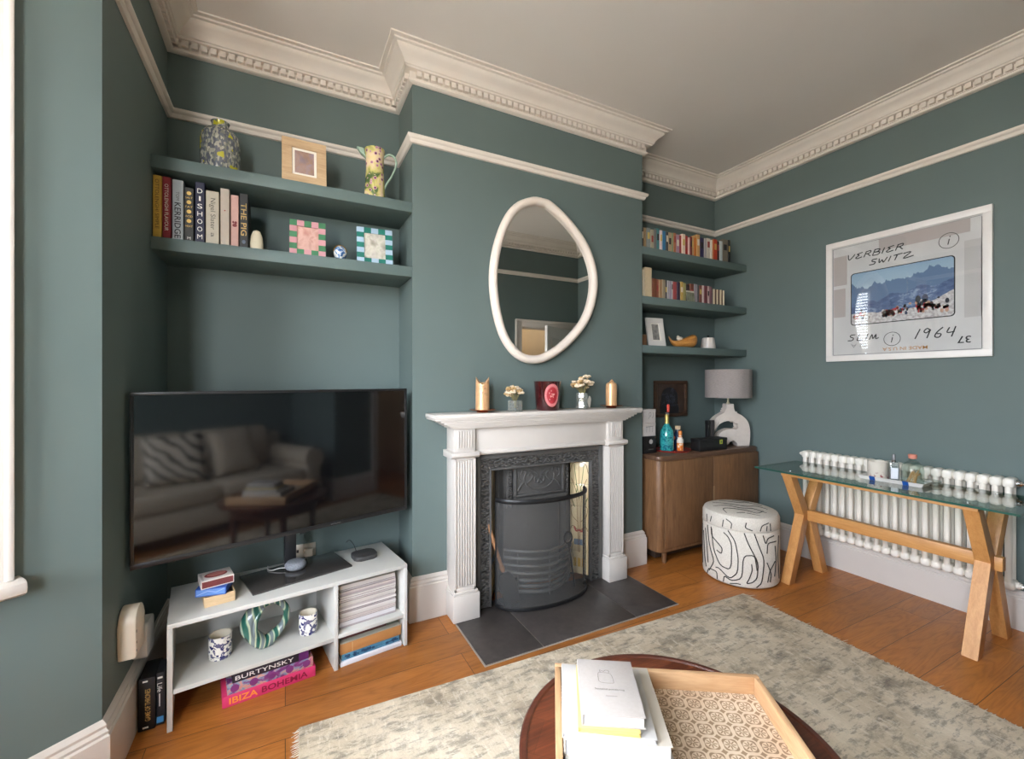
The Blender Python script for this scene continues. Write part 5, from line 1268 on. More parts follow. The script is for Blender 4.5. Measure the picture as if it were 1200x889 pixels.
for y in (.445, -.460):
    # two crossing legs that meet near the beam: lower feet wider apart than the crossing
    for (pa, pb_, y0, y1) in (((-.195, 0), (.165, .748), y-.026, y-.0005), ((.195, 0), (-.165, .748), y+.0005, y+.026)):
        pass
    for sx in (-1, 1):
        g = G(); T = Matrix(((1, 0, 0, 0), (0, 0, 1, 0), (0, 1, 0, 0), (0, 0, 0, 1)))
        q = [(sx*.232, .0005), (sx*.160, .0005), (sx*-.004, .40), (sx*-.036, .50), (sx*.16, .748), (sx*.232, .748), (sx*.045, .44)]
        q = [(sx*.232, .0005), (sx*.165, .0005), (sx*.004, .415), (sx*.004, .475), (sx*.16, .748), (sx*.228, .748), (sx*.062, .445)]
        g.prism(q if sx < 0 else q[::-1], y-.030, y+.030, T, .003); g.obj('leg', OAK, ct)
g = G(); g.box(-.022, .022, -.52, .505, .405, .475, .003); g.obj('stretcher_beam', OAKY, ct)
g = G(); g.box(-.225, -.195, -.49, .475, .728, .748, .002); g.box(.195, .225, -.49, .475, .728, .748, .002); g.obj('top_rail', OAKY, ct)
g = G()
for y in (.43, -.445):
    for x in (-.19, .19): g.lathe([(0, .7602), (.011, .7602), (.011, .762), (0, .7625)], 16, loc=(x, y, 0))
g.obj('glass_fixing', CHROME, ct)

# tray and things on the glass
zt = .7606
STRIPE = plain('tray_blue', (28, 84, 160), .3); TRW = plain('tray_white', (220, 218, 212), .25)
ty = thing('serving_tray', 'white oblong tray with blue edge blocks on the glass console table', 'tray', (3.285, 1.318, zt), R(4))
g = G(); ow, ol_ = .075, .158
g.prism([(-ow+.012, -ol_+.012), (ow-.012, -ol_+.012), (ow-.012, ol_-.012), (-ow+.012, ol_-.012)], 0, .004)
for q in (0, 1, 2, 3):
    c4 = [(-ow, -ol_), (ow, -ol_), (ow, ol_), (-ow, ol_)]; i4 = [(-ow+.012, -ol_+.012), (ow-.012, -ol_+.012), (ow-.012, ol_-.012), (-ow+.012, ol_-.012)]
    a, b_ = c4[q], c4[(q+1) % 4]; c_, d_ = i4[(q+1) % 4], i4[q]
    V = [g.bm.verts.new(v) for v in ((a[0], a[1], .022), (b_[0], b_[1], .022), (c_[0], c_[1], .001), (d_[0], d_[1], .001), (a[0]*.97, a[1]*.985, .023), (b_[0]*.97, b_[1]*.985, .023), (c_[0]*.97, c_[1]*.985, .004), (d_[0]*.97, d_[1]*.985, .004))]
    for f in ((0, 1, 2, 3), (7, 6, 5, 4), (0, 4, 5, 1), (2, 6, 7, 3)): g.bm.faces.new([V[k] for k in f])
g.obj('tray_body', TRW, ty)
for y in (.085, -.075): 
    g = G(); g.prism([(-ow-.0012, .0225), (-ow+.006, .0245), (-ow+.0135, .0042), (-ow+.0105, .0002)], y-.014, y+.014, Matrix(((1, 0, 0, 0), (0, 0, 1, 0), (0, 1, 0, 0), (0, 0, 0, 1))))
    g.obj('blue_block', STRIPE, ty, smooth=False)
zt = .7654
cd = thing('scented_candle', 'wide frosted glass candle with a dark pink floral print on the white tray', 'candle', (3.272, 1.396, zt))
m, nt, bs = newmat('frosted_print_glass'); tc = coords(nt); sx_ = N(nt, 'ShaderNodeSeparateXYZ'); nt.links.new(tc, sx_.inputs[0]); n = noise(nt, tc, 55, 3, .5, .8)
lo = N(nt, 'ShaderNodeMapRange'); lo.inputs[1].default_value = .055; lo.inputs[2].default_value = .02; nt.links.new(sx_.outputs[2], lo.inputs[0]); ml = N(nt, 'ShaderNodeMath', operation='MULTIPLY'); nt.links.new(ramp(nt, n, [(.54, 0.0), (.58, 1.0)]), ml.inputs[0]); nt.links.new(lo.outputs[0], ml.inputs[1])
nt.links.new(mixc(nt, ml.outputs[0], (214, 206, 192), (140, 52, 64)), bs.inputs['Base Color']); bs.inputs['Roughness'].default_value = .3
g = G(); g.lathe([(0, 0), (.046, 0), (.050, .006), (.052, .102), (.053, .108), (.049, .108), (.048, .085), (0, .083)], 40); g.obj('glass_cup', m, cd)
g = G()
for a in (0, 2.1, 4.2): g.tube([(.02*math.cos(a), .02*math.sin(a), .082), (.02*math.cos(a), .02*math.sin(a), .094)], .001, 5)
g.obj('wick', TB, cd)
CLEAR = glass('bottle_glass', (228, 234, 234), .9, .03, .10, (214, 220, 220))
t = thing('perfume_bottle', 'square clear glass spray bottle with a silver cap on the white tray', 'bottle', (3.262, 1.310, zt), R(30))
g = G(); g.prism(rrect(.045, .045, .006, 3), 0, .118, None, .004); g.obj('glass_body', CLEAR, t)
g = G(); g.prism(rrect(.034, .034, .005, 3), .008, .09); g.obj('liquid', glass('pale_liquid', (220, 224, 226), .3, .05, .2, (206, 210, 214)), t)
g = G(); g.box(-.017, .017, -.0232, -.0225, .02, .085); g.box(-.0232, -.0225, -.017, .017, .02, .085); g.obj('paper_label', plain('label_cool_white', (214, 218, 224), .6), t, smooth=False)
g = G(); g.lathe([(0, .118), (.012, .118), (.012, .128), (.009, .130), (0, .13)], 16); g.obj('collar', CHROME, t)
g = G(); g.lathe([(0, .13), (.0085, .13), (.0085, .164), (0, .165)], 16); g.obj('cap', plain('silver_cap', (170, 172, 176), .25, .7), t)
t = thing('match_bottle', 'round-shouldered glass bottle of long matches with a pink cork on the white tray', 'bottle', (3.282, 1.228, zt))
g = G(); g.lathe([(0, 0), (.048, 0), (.052, .005), (.052, .085), (.047, .112), (.03, .130), (.017, .138), (.016, .156), (.014, .156), (.014, .138), (.028, .128), (.045, .110), (.050, .083), (.049, .006), (0, .003)], 36); g.obj('glass_body', GLASS, t)
g = G(); g.lathe([(0, .146), (.019, .150), (.021, .170), (.018, .174), (0, .174)], 24); g.obj('cork', plain('pink_cork', (206, 130, 110), .6), t)
g = G(); rr = random.Random(8)
for k_ in range(26):
    a = rr.uniform(0, 6.28); q = rr.uniform(.002, .03)
    g.tube([(-.03+rr.uniform(-.01, .01), .03*math.cos(a)*.8, .006+q*.1), (.025+rr.uniform(-.012, .012), .03*math.sin(a)*.6-.008, .070+rr.uniform(-.01, .015))], .0015, 5)
o = g.obj('matches', plain('match_wood', (206, 160, 104), .7), t); o['kind'] = 'stuff'
g = G(); rr = random.Random(3)
for k_ in range(8): g.ball((.025+rr.uniform(-.012, .012), rr.uniform(-.03, .015), .074+rr.uniform(-.008, .012)), .003, (1, 1, 1.4), 6, 5)
g.obj('match_heads', plain('match_head', (70, 40, 40), .7), t)
t = thing('trinket_dish', 'small clear glass dish beside the end of the white tray', 'dish', (3.395, 1.185, .7606))
g = G(); g.lathe([(0, 0), (.030, 0), (.034, .004), (.050, .022), (.047, .023), (.031, .006), (0, .004)], 30); g.obj('dish_bowl', CRYS, t)

# ------------------------------------------------------------------ radiator
RADM = plain('radiator_cream_white', (238, 232, 220), .35, var=.02)
rd = thing('radiator', 'long white multi-column radiator mounted on the right wall below the picture', 'radiator', (3.550, 1.433, 0))
ns = 22; pitch = .0505; z0, z1 = .228, .840
def section(k):
    y = (k-(ns-1)/2)*pitch; g = G()
    for x in (-.029, .029): g.tube([(x, y, z0+.03), (x, y, z1-.03)], .0152, 12)
    for za, zb in ((z0, z0+.052), (z1-.056, z1)): g.box(-.045, .045, y-.0249, y+.0249, za, zb, .0185, seg=4)
    return g.obj('section', RADM, rd, ang=60)
for k in range(ns): section(k)
for z in (z0+.028, z1-.028):
    for s in (-1, 1):
        g = G(); y = s*(ns/2*pitch); g.tube([(0, y-s*.01, z), (0, y+s*.012, z)], .019, 14); g.tube([(0, y+s*.012, z), (0, y+s*.022, z)], .014, 6); g.tube([(0, y+s*.022, z), (0, y+s*.030, z)], .007, 8); g.obj('end_plug', CHROME if s < 0 and z > .5 else RADM, rd)
g = G(); g.tube([(0, -.565, z0+.028), (0, -.585, z0+.028), (0, -.60, z0+.01), (0, -.60, .0)], .010, 10); g.tube([(0, .565, z0+.028), (0, .59, z0+.028), (0, .60, .2), (0, .60, .0)], .008, 10); g.obj('pipe', CHROME, rd)
g = G()
for y in (-.4, .4):
    for z in (.32, .78): g.box(.0, .059, y-.008, y+.008, z-.01, z+.01)
g.obj('wall_bracket', RADM, rd, smooth=False)

# ------------------------------------------------------------------ framed print
PM = frame((3.61, 1.4165, 1.948), (0, -1, 0), (0, 0, 1))
pc = thing('framed_print', 'large square white-framed print of an enlarged photographic slide with handwriting, on the right wall', 'picture', M=PM)
def flat(name, x0, x1, y0, y1, z0, z1, mt, par=pc):
    g = G(); g.box(x0, x1, y0, y1, z0, z1); return g.obj(name, mt, par, smooth=False)
g = G(); h = .4345; b = .040
for q in ((-h, h, -h, -h+b), (-h, h, h-b, h), (-h, -h+b, -h+b, h-b), (h-b, h, -h+b, h-b)): g.box(q[0], q[1], q[2], q[3], .002, .026, .001)
g.obj('frame', plain('frame_white_satin', (226, 222, 218), .4), pc)
m, nt, bs = newmat('slide_mount_card'); n = noise(nt, coords(nt), 5, 3); nt.links.new(ramp(nt, n, [(.3, (206, 203, 202)), (.7, (218, 215, 213))]), bs.inputs['Base Color']); bs.inputs['Roughness'].default_value = .6
sm = flat('slide_mount', -.395, .395, -.395, .395, .004, .018, m)
TP = plain('tape_patch', (184, 172, 168), .5, var=.03); TP2 = plain('tape_patch_pale', (192, 188, 186), .5)
g = G()
for q in ((-.109, .342, .305, .385, 0), (-.385, -.30, .115, .325, 0), (-.385, -.31, -.115, .09, 0), (.316, .392, -.20, .255, 1)): g.box(q[0], q[1], q[2], q[3], .0178, .0186, mat=q[4])
g.obj('tape', [TP, TP2], sm, smooth=False)
g = G()
for q in ((-.392, -.388, -.388, .388), (.388, .392, -.388, .380)): g.box(q[0], q[1], q[2], q[3], .0178, .0186)
for q in ((-.388, .388, .384, .387), (-.388, .388, -.391, -.387)): g.box(q[0], q[1], q[2], q[3], .0178, .0186)
g.obj('mount_edge', plain('edge_grey', (140, 138, 138), .6), sm, smooth=False)
g = G(); g.prism(rrect(.552, .370, .022, 5), .0178, .0188); g.obj('window_border', TB, sm, smooth=False)
# generic mountain scene inside the slide window
m, nt, bs = newmat('mountain_photo'); tc = coords(nt); sx_ = N(nt, 'ShaderNodeSeparateXYZ'); nt.links.new(tc, sx_.inputs[0])
def math_(op, a, b=None):
    k = N(nt, 'ShaderNodeMath', operation=op)
    for i, v_ in enumerate((a, b)):
        if v_ is None: continue
        if isinstance(v_, (int, float)): k.inputs[i].default_value = v_
        else: nt.links.new(v_, k.inputs[i])
    return k.outputs[0]
nr = noise(nt, coords(nt, (1, .0001, .0001)), 9, 6, .6); rg_ = N(nt, 'ShaderNodeTexNoise', noise_type='RIDGED_MULTIFRACTAL'); rg_.inputs['Scale'].default_value = 7; rg_.inputs['Detail'].default_value = 7; rg_.inputs['Roughness'].default_value = .55; nt.links.new(coords(nt, (1, 1.5, 1), (0, 0, .7)), rg_.inputs['Vector']); nm_ = math_('MULTIPLY', rg_.outputs['Fac'], .5)
X_, Y_ = sx_.outputs[0], sx_.outputs[1]
ridge = math_('ADD', math_('MULTIPLY', math_('SUBTRACT', nr, .5), .26), math_('ADD', math_('MULTIPLY', X_, .10), .100))
sky = ramp(nt, math_('ADD', math_('MULTIPLY', Y_, 2.2), .5), [(.5, (184, 202, 214)), (.95, (140, 172, 200))])
mount = ramp(nt, nm_, [(.15, (96, 122, 156)), (.35, (128, 150, 178)), (.55, (168, 184, 202)), (.8, (222, 226, 232))])
c = mixc(nt, math_('GREATER_THAN', Y_, ridge), mount, sky)
nr2 = noise(nt, coords(nt, (1, .0001, .0001), loc=(4, 0, 0)), 7, 5, .6)
ridge2 = math_('ADD', math_('MULTIPLY', math_('SUBTRACT', nr2, .5), .14), math_('ADD', math_('MULTIPLY', X_, .18), .002))
low = ramp(nt, noise(nt, coords(nt, (1, 1.8, 1)), 18, 6, .7), [(.36, (58, 80, 122)), (.54, (84, 106, 146)), (.66, (150, 168, 194))])
c = mixc(nt, math_('LESS_THAN', Y_, ridge2), c, low)
snow = math_('LESS_THAN', Y_, math_('ADD', math_('MULTIPLY', math_('MAXIMUM', math_('SUBTRACT', X_, .10), 0), .5), math_('ADD', math_('MULTIPLY', nr2, .05), -.130)))
c = mixc(nt, snow, c, ramp(nt, noise(nt, tc, 60, 4), [(.4, (176, 168, 168)), (.6, (216, 212, 212))]))
nt.links.new(c, bs.inputs['Base Color']); bs.inputs['Roughness'].default_value = .5
g = G(); g.prism(rrect(.540, .358, .018, 5), .0186, .0194); ph = g.obj('mountain_scene', m, sm, smooth=False)
g = G(); rr = random.Random(21); cm = [plain('figure_red', (190, 50, 54), .6), plain('figure_dark', (40, 42, 52), .6), plain('figure_skin', (196, 150, 128), .6), plain('figure_white', (218, 214, 212), .6), plain('figure_navy', (48, 60, 90), .6)]
def dot(x, y, rx, ry, mt):
    g.prism([(x+rx*math.cos(a*math.pi/5), y+ry*math.sin(a*math.pi/5)) for a in range(10)], .0192, .0197, None, 0, mt)
for k_ in range(150):
    x = rr.uniform(-.09, .24) if k_ < 125 else rr.uniform(-.26, -.15); hgt = max(.0, .06-abs(x-.09)*.25) if x > -.1 else .01; y = -.115+rr.uniform(0, 1)*hgt-(.03*rr.random()); s = rr.uniform(.004, .010)
    dot(x, y, s, s*rr.uniform(.9, 1.8), rr.choices(range(5), (5, 2, 3, 3, 1))[0])
for x, y, sx, sy, mt in ((.10, -.055, .014, .024, 1), (.135, -.055, .016, .028, 4), (-.235, -.130, .012, .012, 0), (.20, -.06, .006, .006, 1), (.165, -.1, .012, .014, 0), (.24, -.085, .010, .016, 1), (-.21, -.09, .007, .016, 1)): dot(x, y, sx, sy, mt)
g.obj('crowd', cm, sm, smooth=False)
# handwriting
def H(strokes, x0, y0, s, w=.0066, slant=.15, sp=.78, wy=1.0):
    x = x0
    for ch in strokes:
        for st in GL.get(ch, []):
            pts = [(x+(px_+slant*py_)*s, y0+py_*s*wy, 0) for px_, py_ in st]
            if len(pts) > 2: pts = [tuple(q) for q in catmull(pts, 4)]
            gh.ribbon([(q[0], q[1]) for q in pts], w, Matrix.Translation((0, 0, .0192)))
        x += s*sp*(.55 if ch in 'I1.' else 1)
GL = {'V': [[(0, .9), (.1, .3), (.25, .05), (.5, .5), (.6, .8)]], 'E': [[(.55, .85), (.1, .7), (.3, .5), (.05, .2), (.2, .02), (.6, .15)]], 'R': [[(.05, .0), (.15, .8)], [(.1, .8), (.5, .85), (.5, .55), (.15, .45)], [(.3, .45), (.6, .0)]],
      'B': [[(.05, 0), (.15, .85)], [(.1, .85), (.55, .8), (.45, .5), (.15, .45)], [(.15, .45), (.6, .35), (.5, .0), (.05, .0)]], 'I': [[(.1, 0), (.2, .85)]], '.': [[(.1, .0), (.16, .02), (.18, .06)]], 'S': [[(.6, .85), (.2, .8), (.2, .55), (.5, .35), (.4, .05), (.0, .05)]],
      'W': [[(0, .8), (.1, .1), (.3, .5), (.45, .05), (.7, .8)]], 'T': [[(.2, 0), (.3, .85)], [(0, .8), (.7, .9)]], 'Z': [[(0, .8), (.6, .85), (.1, .05), (.9, .2)]], 'L': [[(.2, .9), (.1, .1), (.2, .0), (.6, .05)]], 'M': [[(0, 0), (.15, .7), (.3, .1), (.5, .7), (.55, .1), (.8, .2)]],
      '1': [[(.0, 0), (.25, .9)]], '9': [[(.55, .7), (.3, .9), (.1, .65), (.3, .5), (.55, .75)], [(.55, .8), (.4, .0)]], '6': [[(.55, .9), (.2, .5), (.1, .1), (.4, .02), (.5, .3), (.2, .35)]], '4': [[(.15, .85), (.05, .4), (.55, .45)], [(.55, .9), (.4, .0)]]}
gh = G()
H('VERBIER', -.30, .285, .070, wy=.62, sp=.72); H('SWITZ', -.165, .222, .066, wy=.62, sp=.78); H('SLIM', -.295, -.292, .066, wy=.75, sp=.78); H('1964', .085, -.308, .068, sp=.85)
for cx_, cy_, r_ in ((.247, .277, .046), (-.035, -.297, .045)):
    gh.ribbon([(cx_+r_*math.cos(a*.27+1), cy_+r_*math.sin(a*.27+1)*1.0) for a in range(25)], .0035, Matrix.Translation((0, 0, .0192)))
    gh.ribbon([(cx_-.004, cy_-.024), (cx_+.003, cy_+.010)], .0055, Matrix.Translation((0, 0, .0192))); gh.ribbon([(cx_+.005, cy_+.020), (cx_+.007, cy_+.027)], .0055, Matrix.Translation((0, 0, .0192)))
gh.obj('handwriting', TB, sm, smooth=False)
text('printed_number', '37', TB, sm, frame((.315, -.330, .0192), (-1, 0, 0), (0, -1, 0)), width=.060, height=.042, font_bold=.01)
text('printed_line', 'MADE IN U.S.A', plain('print_ochre', (190, 130, 60), .6), sm, frame((.030, -.364, .0192), (-1, 0, 0), (0, -1, 0)), width=.235, height=.022, font_bold=.005)
text('printed_line', 'N A', plain('print_pale_grey', (150, 150, 150), .6), sm, frame((-.230, -.328, .0192), (-1, 0, 0), (0, -1, 0)), width=.09, height=.026)
flat('glazing', -.396, .396, -.396, .396, .0215, .0235, glass('picture_glazing', (252, 253, 253), .5, .0))

# ------------------------------------------------------------------ rug
m, nt, bs = newmat('faded_rug_wool'); v = coords(nt)
n1 = noise(nt, v, 2.6, 8, .68, .3); n2 = noise(nt, coords(nt, (7, 26, 1)), 1.6, 7, .72); n3 = noise(nt, coords(nt, (24, 8, 1), loc=(3, 1, 0)), 1.6, 7, .72); n4 = noise(nt, coords(nt, (1, 1.6, 1), loc=(7, 3, 0)), 5.5, 8, .75)
c = ramp(nt, n1, [(.32, (176, 160, 136)), (.5, (206, 192, 168)), (.66, (224, 211, 188))])
c = mixc(nt, ramp(nt, n4, [(.50, 0.0), (.60, .62)]), c, (128, 118, 104))
c = mixc(nt, ramp(nt, n2, [(.52, 0.0), (.60, .55)]), c, (112, 106, 98)); c = mixc(nt, ramp(nt, n3, [(.53, 0.0), (.62, .5)]), c, (232, 221, 200))
nt.links.new(c, bs.inputs['Base Color']); bs.inputs['Roughness'].default_value = .95; bs.inputs['Specular IOR Level'].default_value = .15; bump(nt, bs, noise(nt, v, 130, 3), .5, .004)
RA = R(-2.0)
rg = thing('rug', 'large faded grey and beige rug with short pale fringes under the coffee table', 'rug', (1.300, 1.005, 0), RA)
RW, RD = 1.283, .875
g = G(); g.box(-RW, RW, -RD, RD, .0005, .011, .003); g.obj('pile', m, rg)
g = G(); rr = random.Random(2)
for s in (-1, 1):
    y = -RD+.004
    while y < RD:
        L = rr.uniform(.012, .030) if rr.random() > .04 else rr.uniform(.035, .06); dy = rr.uniform(-.012, .012)
        g.tube([(s*(RW-.003), y, .006), (s*(RW+L*.5), y+dy*.4, .003), (s*(RW+L), y+dy, .0018)], [.0016, .0014, .0007], 4); y += .008
o = g.obj('fringe', plain('fringe_cotton', (206, 198, 182), .9, var=.06), rg); o['kind'] = 'stuff'

# ------------------------------------------------------------------ coffee table, tray, books
m, nt, bs = newmat('mahogany_parquet'); v = coords(nt, rot=(0, 0, R(45))); br = N(nt, 'ShaderNodeTexBrick'); br.offset = .5
nt.links.new(v, br.inputs['Vector']); br.inputs['Scale'].default_value = 1; br.inputs['Brick Width'].default_value = .34; br.inputs['Row Height'].default_value = .115; br.inputs['Mortar Size'].default_value = .0012
br.inputs['Color1'].default_value = (.35, .35, .35, 1); br.inputs['Color2'].default_value = (1, 1, 1, 1); br.inputs['Mortar'].default_value = (.2, .2, .2, 1)
n = noise(nt, coords(nt, (2, 22, 2), rot=(0, 0, R(45))), 3, 5, .6, .5); c = ramp(nt, n, [(.3, (74, 36, 22)), (.55, (106, 54, 32)), (.75, (128, 70, 42))])
c = mixc(nt, .45, c, mixc(nt, 1.0, c, br.outputs['Color'], 'MULTIPLY')); nt.links.new(c, bs.inputs['Base Color']); bs.inputs['Roughness'].default_value = .3; bs.inputs['Coat Weight'].default_value = .35; bs.inputs['Coat Roughness'].default_value = .12
MAHO = m; MAHD = wood('mahogany_rim', (62, 30, 20), (92, 46, 28), 'x', 2, .35, 6, .3)
kt = thing('coffee_table', 'round dark mahogany coffee table with a raised rim on the rug', 'table', (.87, .789, .0112))
zT = .4388
g = G(); g.lathe([(0, zT-.022), (.372, zT-.022), (.376, zT-.018), (.376, zT-.004), (0, zT-.004)], 72); g.obj('table_top', MAHO, kt)
g = G(); g.lathe([(.372, zT-.03), (.388, zT-.03), (.395, zT-.022), (.395, zT-.004), (.390, zT), (.378, zT), (.374, zT-.0045), (.372, zT-.03)], 72, cap=False); g.obj('raised_rim', MAHD, kt)
g = G(); g.lathe([(.30, zT-.11), (.315, zT-.11), (.315, zT-.0222), (.30, zT-.0222), (.30, zT-.11)], 56, cap=False); g.obj('apron', MAHD, kt)
for q in range(4):
    a = R(20+90*q); g = G(); g.lathe([(0, 0), (.016, 0), (.018, .01), (.026, .30), (.028, zT-.11), (.028, zT-.0225), (0, zT-.0225)], 16, loc=(.285*math.cos(a), .285*math.sin(a), 0)); g.obj('leg', MAHD, kt)
TRA = R(-32.4)
MANGO = wood('pale_mango_wood', (172, 130, 90), (204, 166, 124), 'x', 1.6, .55, 9)
MANGOY = wood('pale_mango_wood_side', (172, 130, 90), (204, 166, 124), 'y', 1.6, .55, 9)
# origin: back left outer corner; local x along the back edge, local -y towards the camera
tz = .0112+zT+.0006
MT = Matrix.Translation((.734, 1.14, tz)) @ Matrix.Rotation(TRA, 4, 'Z')
ct_ = thing('wooden_tray', 'large pale wooden tray with a carved floral lattice base on the coffee table', 'tray', M=MT)
TWd, TD, TH, q = .592, .44, .060, .017
m, nt, bs = newmat('carved_lattice'); v = coords(nt)
def cellgrid(period, shift):
    sc = N(nt, 'ShaderNodeVectorMath', operation='SCALE'); sc.inputs[3].default_value = 1/period; nt.links.new(v, sc.inputs[0])
    ad = N(nt, 'ShaderNodeVectorMath', operation='ADD'); ad.inputs[1].default_value = (shift, shift, 0); nt.links.new(sc.outputs[0], ad.inputs[0])
    fr = N(nt, 'ShaderNodeVectorMath', operation='FRACTION'); nt.links.new(ad.outputs[0], fr.inputs[0])
    su = N(nt, 'ShaderNodeVectorMath', operation='SUBTRACT'); su.inputs[1].default_value = (.5, .5, 0); nt.links.new(fr.outputs[0], su.inputs[0])
    s2 = N(nt, 'ShaderNodeSeparateXYZ'); nt.links.new(su.outputs[0], s2.inputs[0])
    x, y = s2.outputs[0], s2.outputs[1]
    r = math_('SQRT', math_('ADD', math_('MULTIPLY', x, x), math_('MULTIPLY', y, y))); a = math_('ARCTAN2', y, x)
    petal = math_('MULTIPLY', math_('ADD', math_('COSINE', math_('MULTIPLY', a, 8)), 1.0), .5)
    inpet = math_('MULTIPLY', math_('MULTIPLY', math_('LESS_THAN', r, math_('ADD', math_('MULTIPLY', petal, .26), .06)), math_('GREATER_THAN', r, .055)), math_('GREATER_THAN', petal, .12))
    lobes = math_('ADD', math_('MULTIPLY', math_('COSINE', math_('MULTIPLY', a, 4)), -.05), .44)
    ring_gap = math_('MULTIPLY', math_('GREATER_THAN', r, .345), math_('LESS_THAN', r, math_('SUBTRACT', lobes, .01)))
    corner = math_('GREATER_THAN', r, .585)
    return math_('MAXIMUM', math_('MAXIMUM', inpet, ring_gap), corner)
hole = cellgrid(.046, 0.0)
sub = N(nt, 'ShaderNodeMath', operation='MAXIMUM'); nt.links.new(hole, sub.inputs[0]); sub.inputs[1].default_value = 0
h2 = cellgrid(.046, .5)
s2c = math_('MAXIMUM', hole, 0)
n = noise(nt, v, 6, 3)
c = mixc(nt, sub.outputs[0], ramp(nt, n, [(.3, (192, 166, 138)), (.7, (214, 194, 168))]), ramp(nt, n, [(.3, (128, 104, 80)), (.7, (152, 126, 98))]))
nt.links.new(c, bs.inputs['Base Color']); bs.inputs['Roughness'].default_value = .6
iv = math_('SUBTRACT', 1.0, sub.outputs[0]); bump(nt, bs, iv, .8, .004)
LATT = m
g = G(); g.box(q, TWd-q, -TD+q, -q, 0.0005, .010); g.obj('lattice_base', LATT, ct_, smooth=False)
g = G(); g.box(0, TWd, -q, 0, 0, TH, .003); g.obj('side_wall', MANGO, ct_)
for y0, y1 in ((-TD, -TD+q),):
    g = G(); g.box(0, TWd, y0, y1, 0, .030, .003); g.box(0, .2, y0, y1, .0295, TH, .003); g.box(.39, TWd, y0, y1, .0295, TH, .003); g.box(.19, .40, y0, y1, .052, TH, .003); g.obj('side_wall', MANGO, ct_)
for x0 in (0, TWd-q):
    g = G(); g.box(x0, x0+q, -TD+q, -q, 0, TH, .003); g.obj('side_wall', MANGOY, ct_)
t = thing('metal_case', 'small dark case with a gold rim lying in the open corner of the wooden tray', 'case', M=MT @ Matrix.Translation((.525, -.335, .0106)))
g = G(); g.box(-.045, .045, -.055, .045, 0, .018, .003); g.obj('case_body', plain('case_olive', (74, 66, 52), .35), t); g = G()
for qq in ((-.0455, .0455, .040, .0455), (.040, .0455, -.0555, .0455), (-.0455, -.040, -.0555, .0455)): g.box(qq[0], qq[1], qq[2], qq[3], .0175, .0195, .0005)
g.obj('gold_rim', BRASS, t)
# pile of books in the tray
CLO = plain('grey_linen_cover', (172, 164, 156), .85, var=.03, scale=120); CRM = plain('cream_board_cover', (196, 187, 172), .6); WHT = plain('white_board_cover', (188, 184, 178), .5); PGW = plain('bright_pages', (196, 193, 191), .8, var=.03, scale=70)
def tray_book(label, x, y, z, w, d, h, mt, rz=0, pages=PGW):
    """lying book; open page edges face local -y (towards the camera), spine along the left"""
    M = MT @ Matrix.Translation((x, y, z)) @ Matrix.Rotation(R(rz), 4, 'Z'); t = thing('book', label, 'book', M=M, group='books piled in the wooden tray')
    b = .0028
    g = G(); g.box(0, w, -d, 0, 0, b, .0008); g.box(0, w, -d, 0, h-b, h, .0008); g.box(-.001, b, -d, 0, .0005, h-.0005, .001); g.obj('cover', mt, t)
    g = G(); g.box(b+.0002, w-.004, -d+.003, -.003, b+.0002, h-b-.0002); g.obj('pages', pages, t, smooth=False); return t
z = .0106
tray_book('thick white book at the very bottom of the pile in the wooden tray', .022, -.030, z, .250, .300, .036, WHT, 0); z += .0364
tray_book('broad cream book second from the bottom of the pile in the wooden tray', .020, -.045, z, .246, .277, .040, CRM, 0); z += .0404
tray_book('white book in the middle of the pile in the wooden tray', .020, -.072, z, .216, .248, .014, WHT, -1); z += .0144
tray_book('thin book with yellow edges just under the grey linen one in the wooden tray', .0605, -.090, z, .142, .228, .012, plain('yellow_board_cover', (206, 180, 110), .6), -2, plain('yellow_pages', (214, 190, 120), .8)); z += .0124
t = tray_book('grey linen book with a drawn bottle on its cover, topmost in the tray', .062, -.108, z, .146, .205, .028, CLO, 0)
M = Matrix.Translation((0, 0, .0282))
g = G(); qx, qy = .070, -.062
g.ribbon([(p.x, p.y) for p in catmull([(qx-.018, qy+.006), (qx-.020, qy-.012), (qx-.016, qy-.030), (qx+.014, qy-.032), (qx+.018, qy-.026), (qx+.016, qy-.004), (qx+.010, qy+.006), (qx-.010, qy+.008)], 4, True)]+[(qx-.018, qy+.006)], .0009, M)
g.ribbon([(p.x, p.y) for p in catmull([(qx-.012, qy+.009), (qx-.014, qy+.018), (qx-.004, qy+.013), (qx+.002, qy+.018), (qx+.010, qy+.016), (qx+.009, qy+.008)], 4)], .0011, M)
g.obj('line_drawing', TG, t, smooth=False)
text('cover_title', 'Sustaind pondering', TG, t, frame((.074, -.118, .0283), (1, 0, 0), (0, 1, 0)), width=.074, height=.0075)
g = G(); g.box(.062, .090, -.1415, -.1395, .0278, .0285); g.obj('author_line', plain('print_mid_grey', (140, 134, 128), .6), t, smooth=False)

# ------------------------------------------------------------------ sofa (seen in the television)
LIN = plain('oatmeal_linen', (190, 176, 156), .9, var=.04, scale=60)
sf = thing('sofa', 'oatmeal linen sofa with rounded arms against the recess wall, reflected in the television', 'sofa', (.86, -.39, 0))
sw, sd = 1.0, .45
g = G(); g.box(-sw, sw, -sd, sd-.02, .10, .30, .03); g.obj('seat_base', LIN, sf)
for x0, x1 in ((-.80, -.003), (.003, .80)):
    g = G(); g.box(x0, x1, -.22, sd-.01, .30, .46, .045, seg=4); g.obj('seat_cushion', LIN, sf)
    g = G(); g.box(x0, x1, -.11, .11, 0, .44, .07, M=Matrix.Translation((0, -.26, .44)) @ Matrix.Rotation(R(10), 4, 'X'), seg=4); g.obj('back_cushion', LIN, sf)
g = G(); g.box(-sw+.02, sw-.02, -sd, -sd+.16, .30, .80, .05, seg=4); g.obj('backrest', LIN, sf)
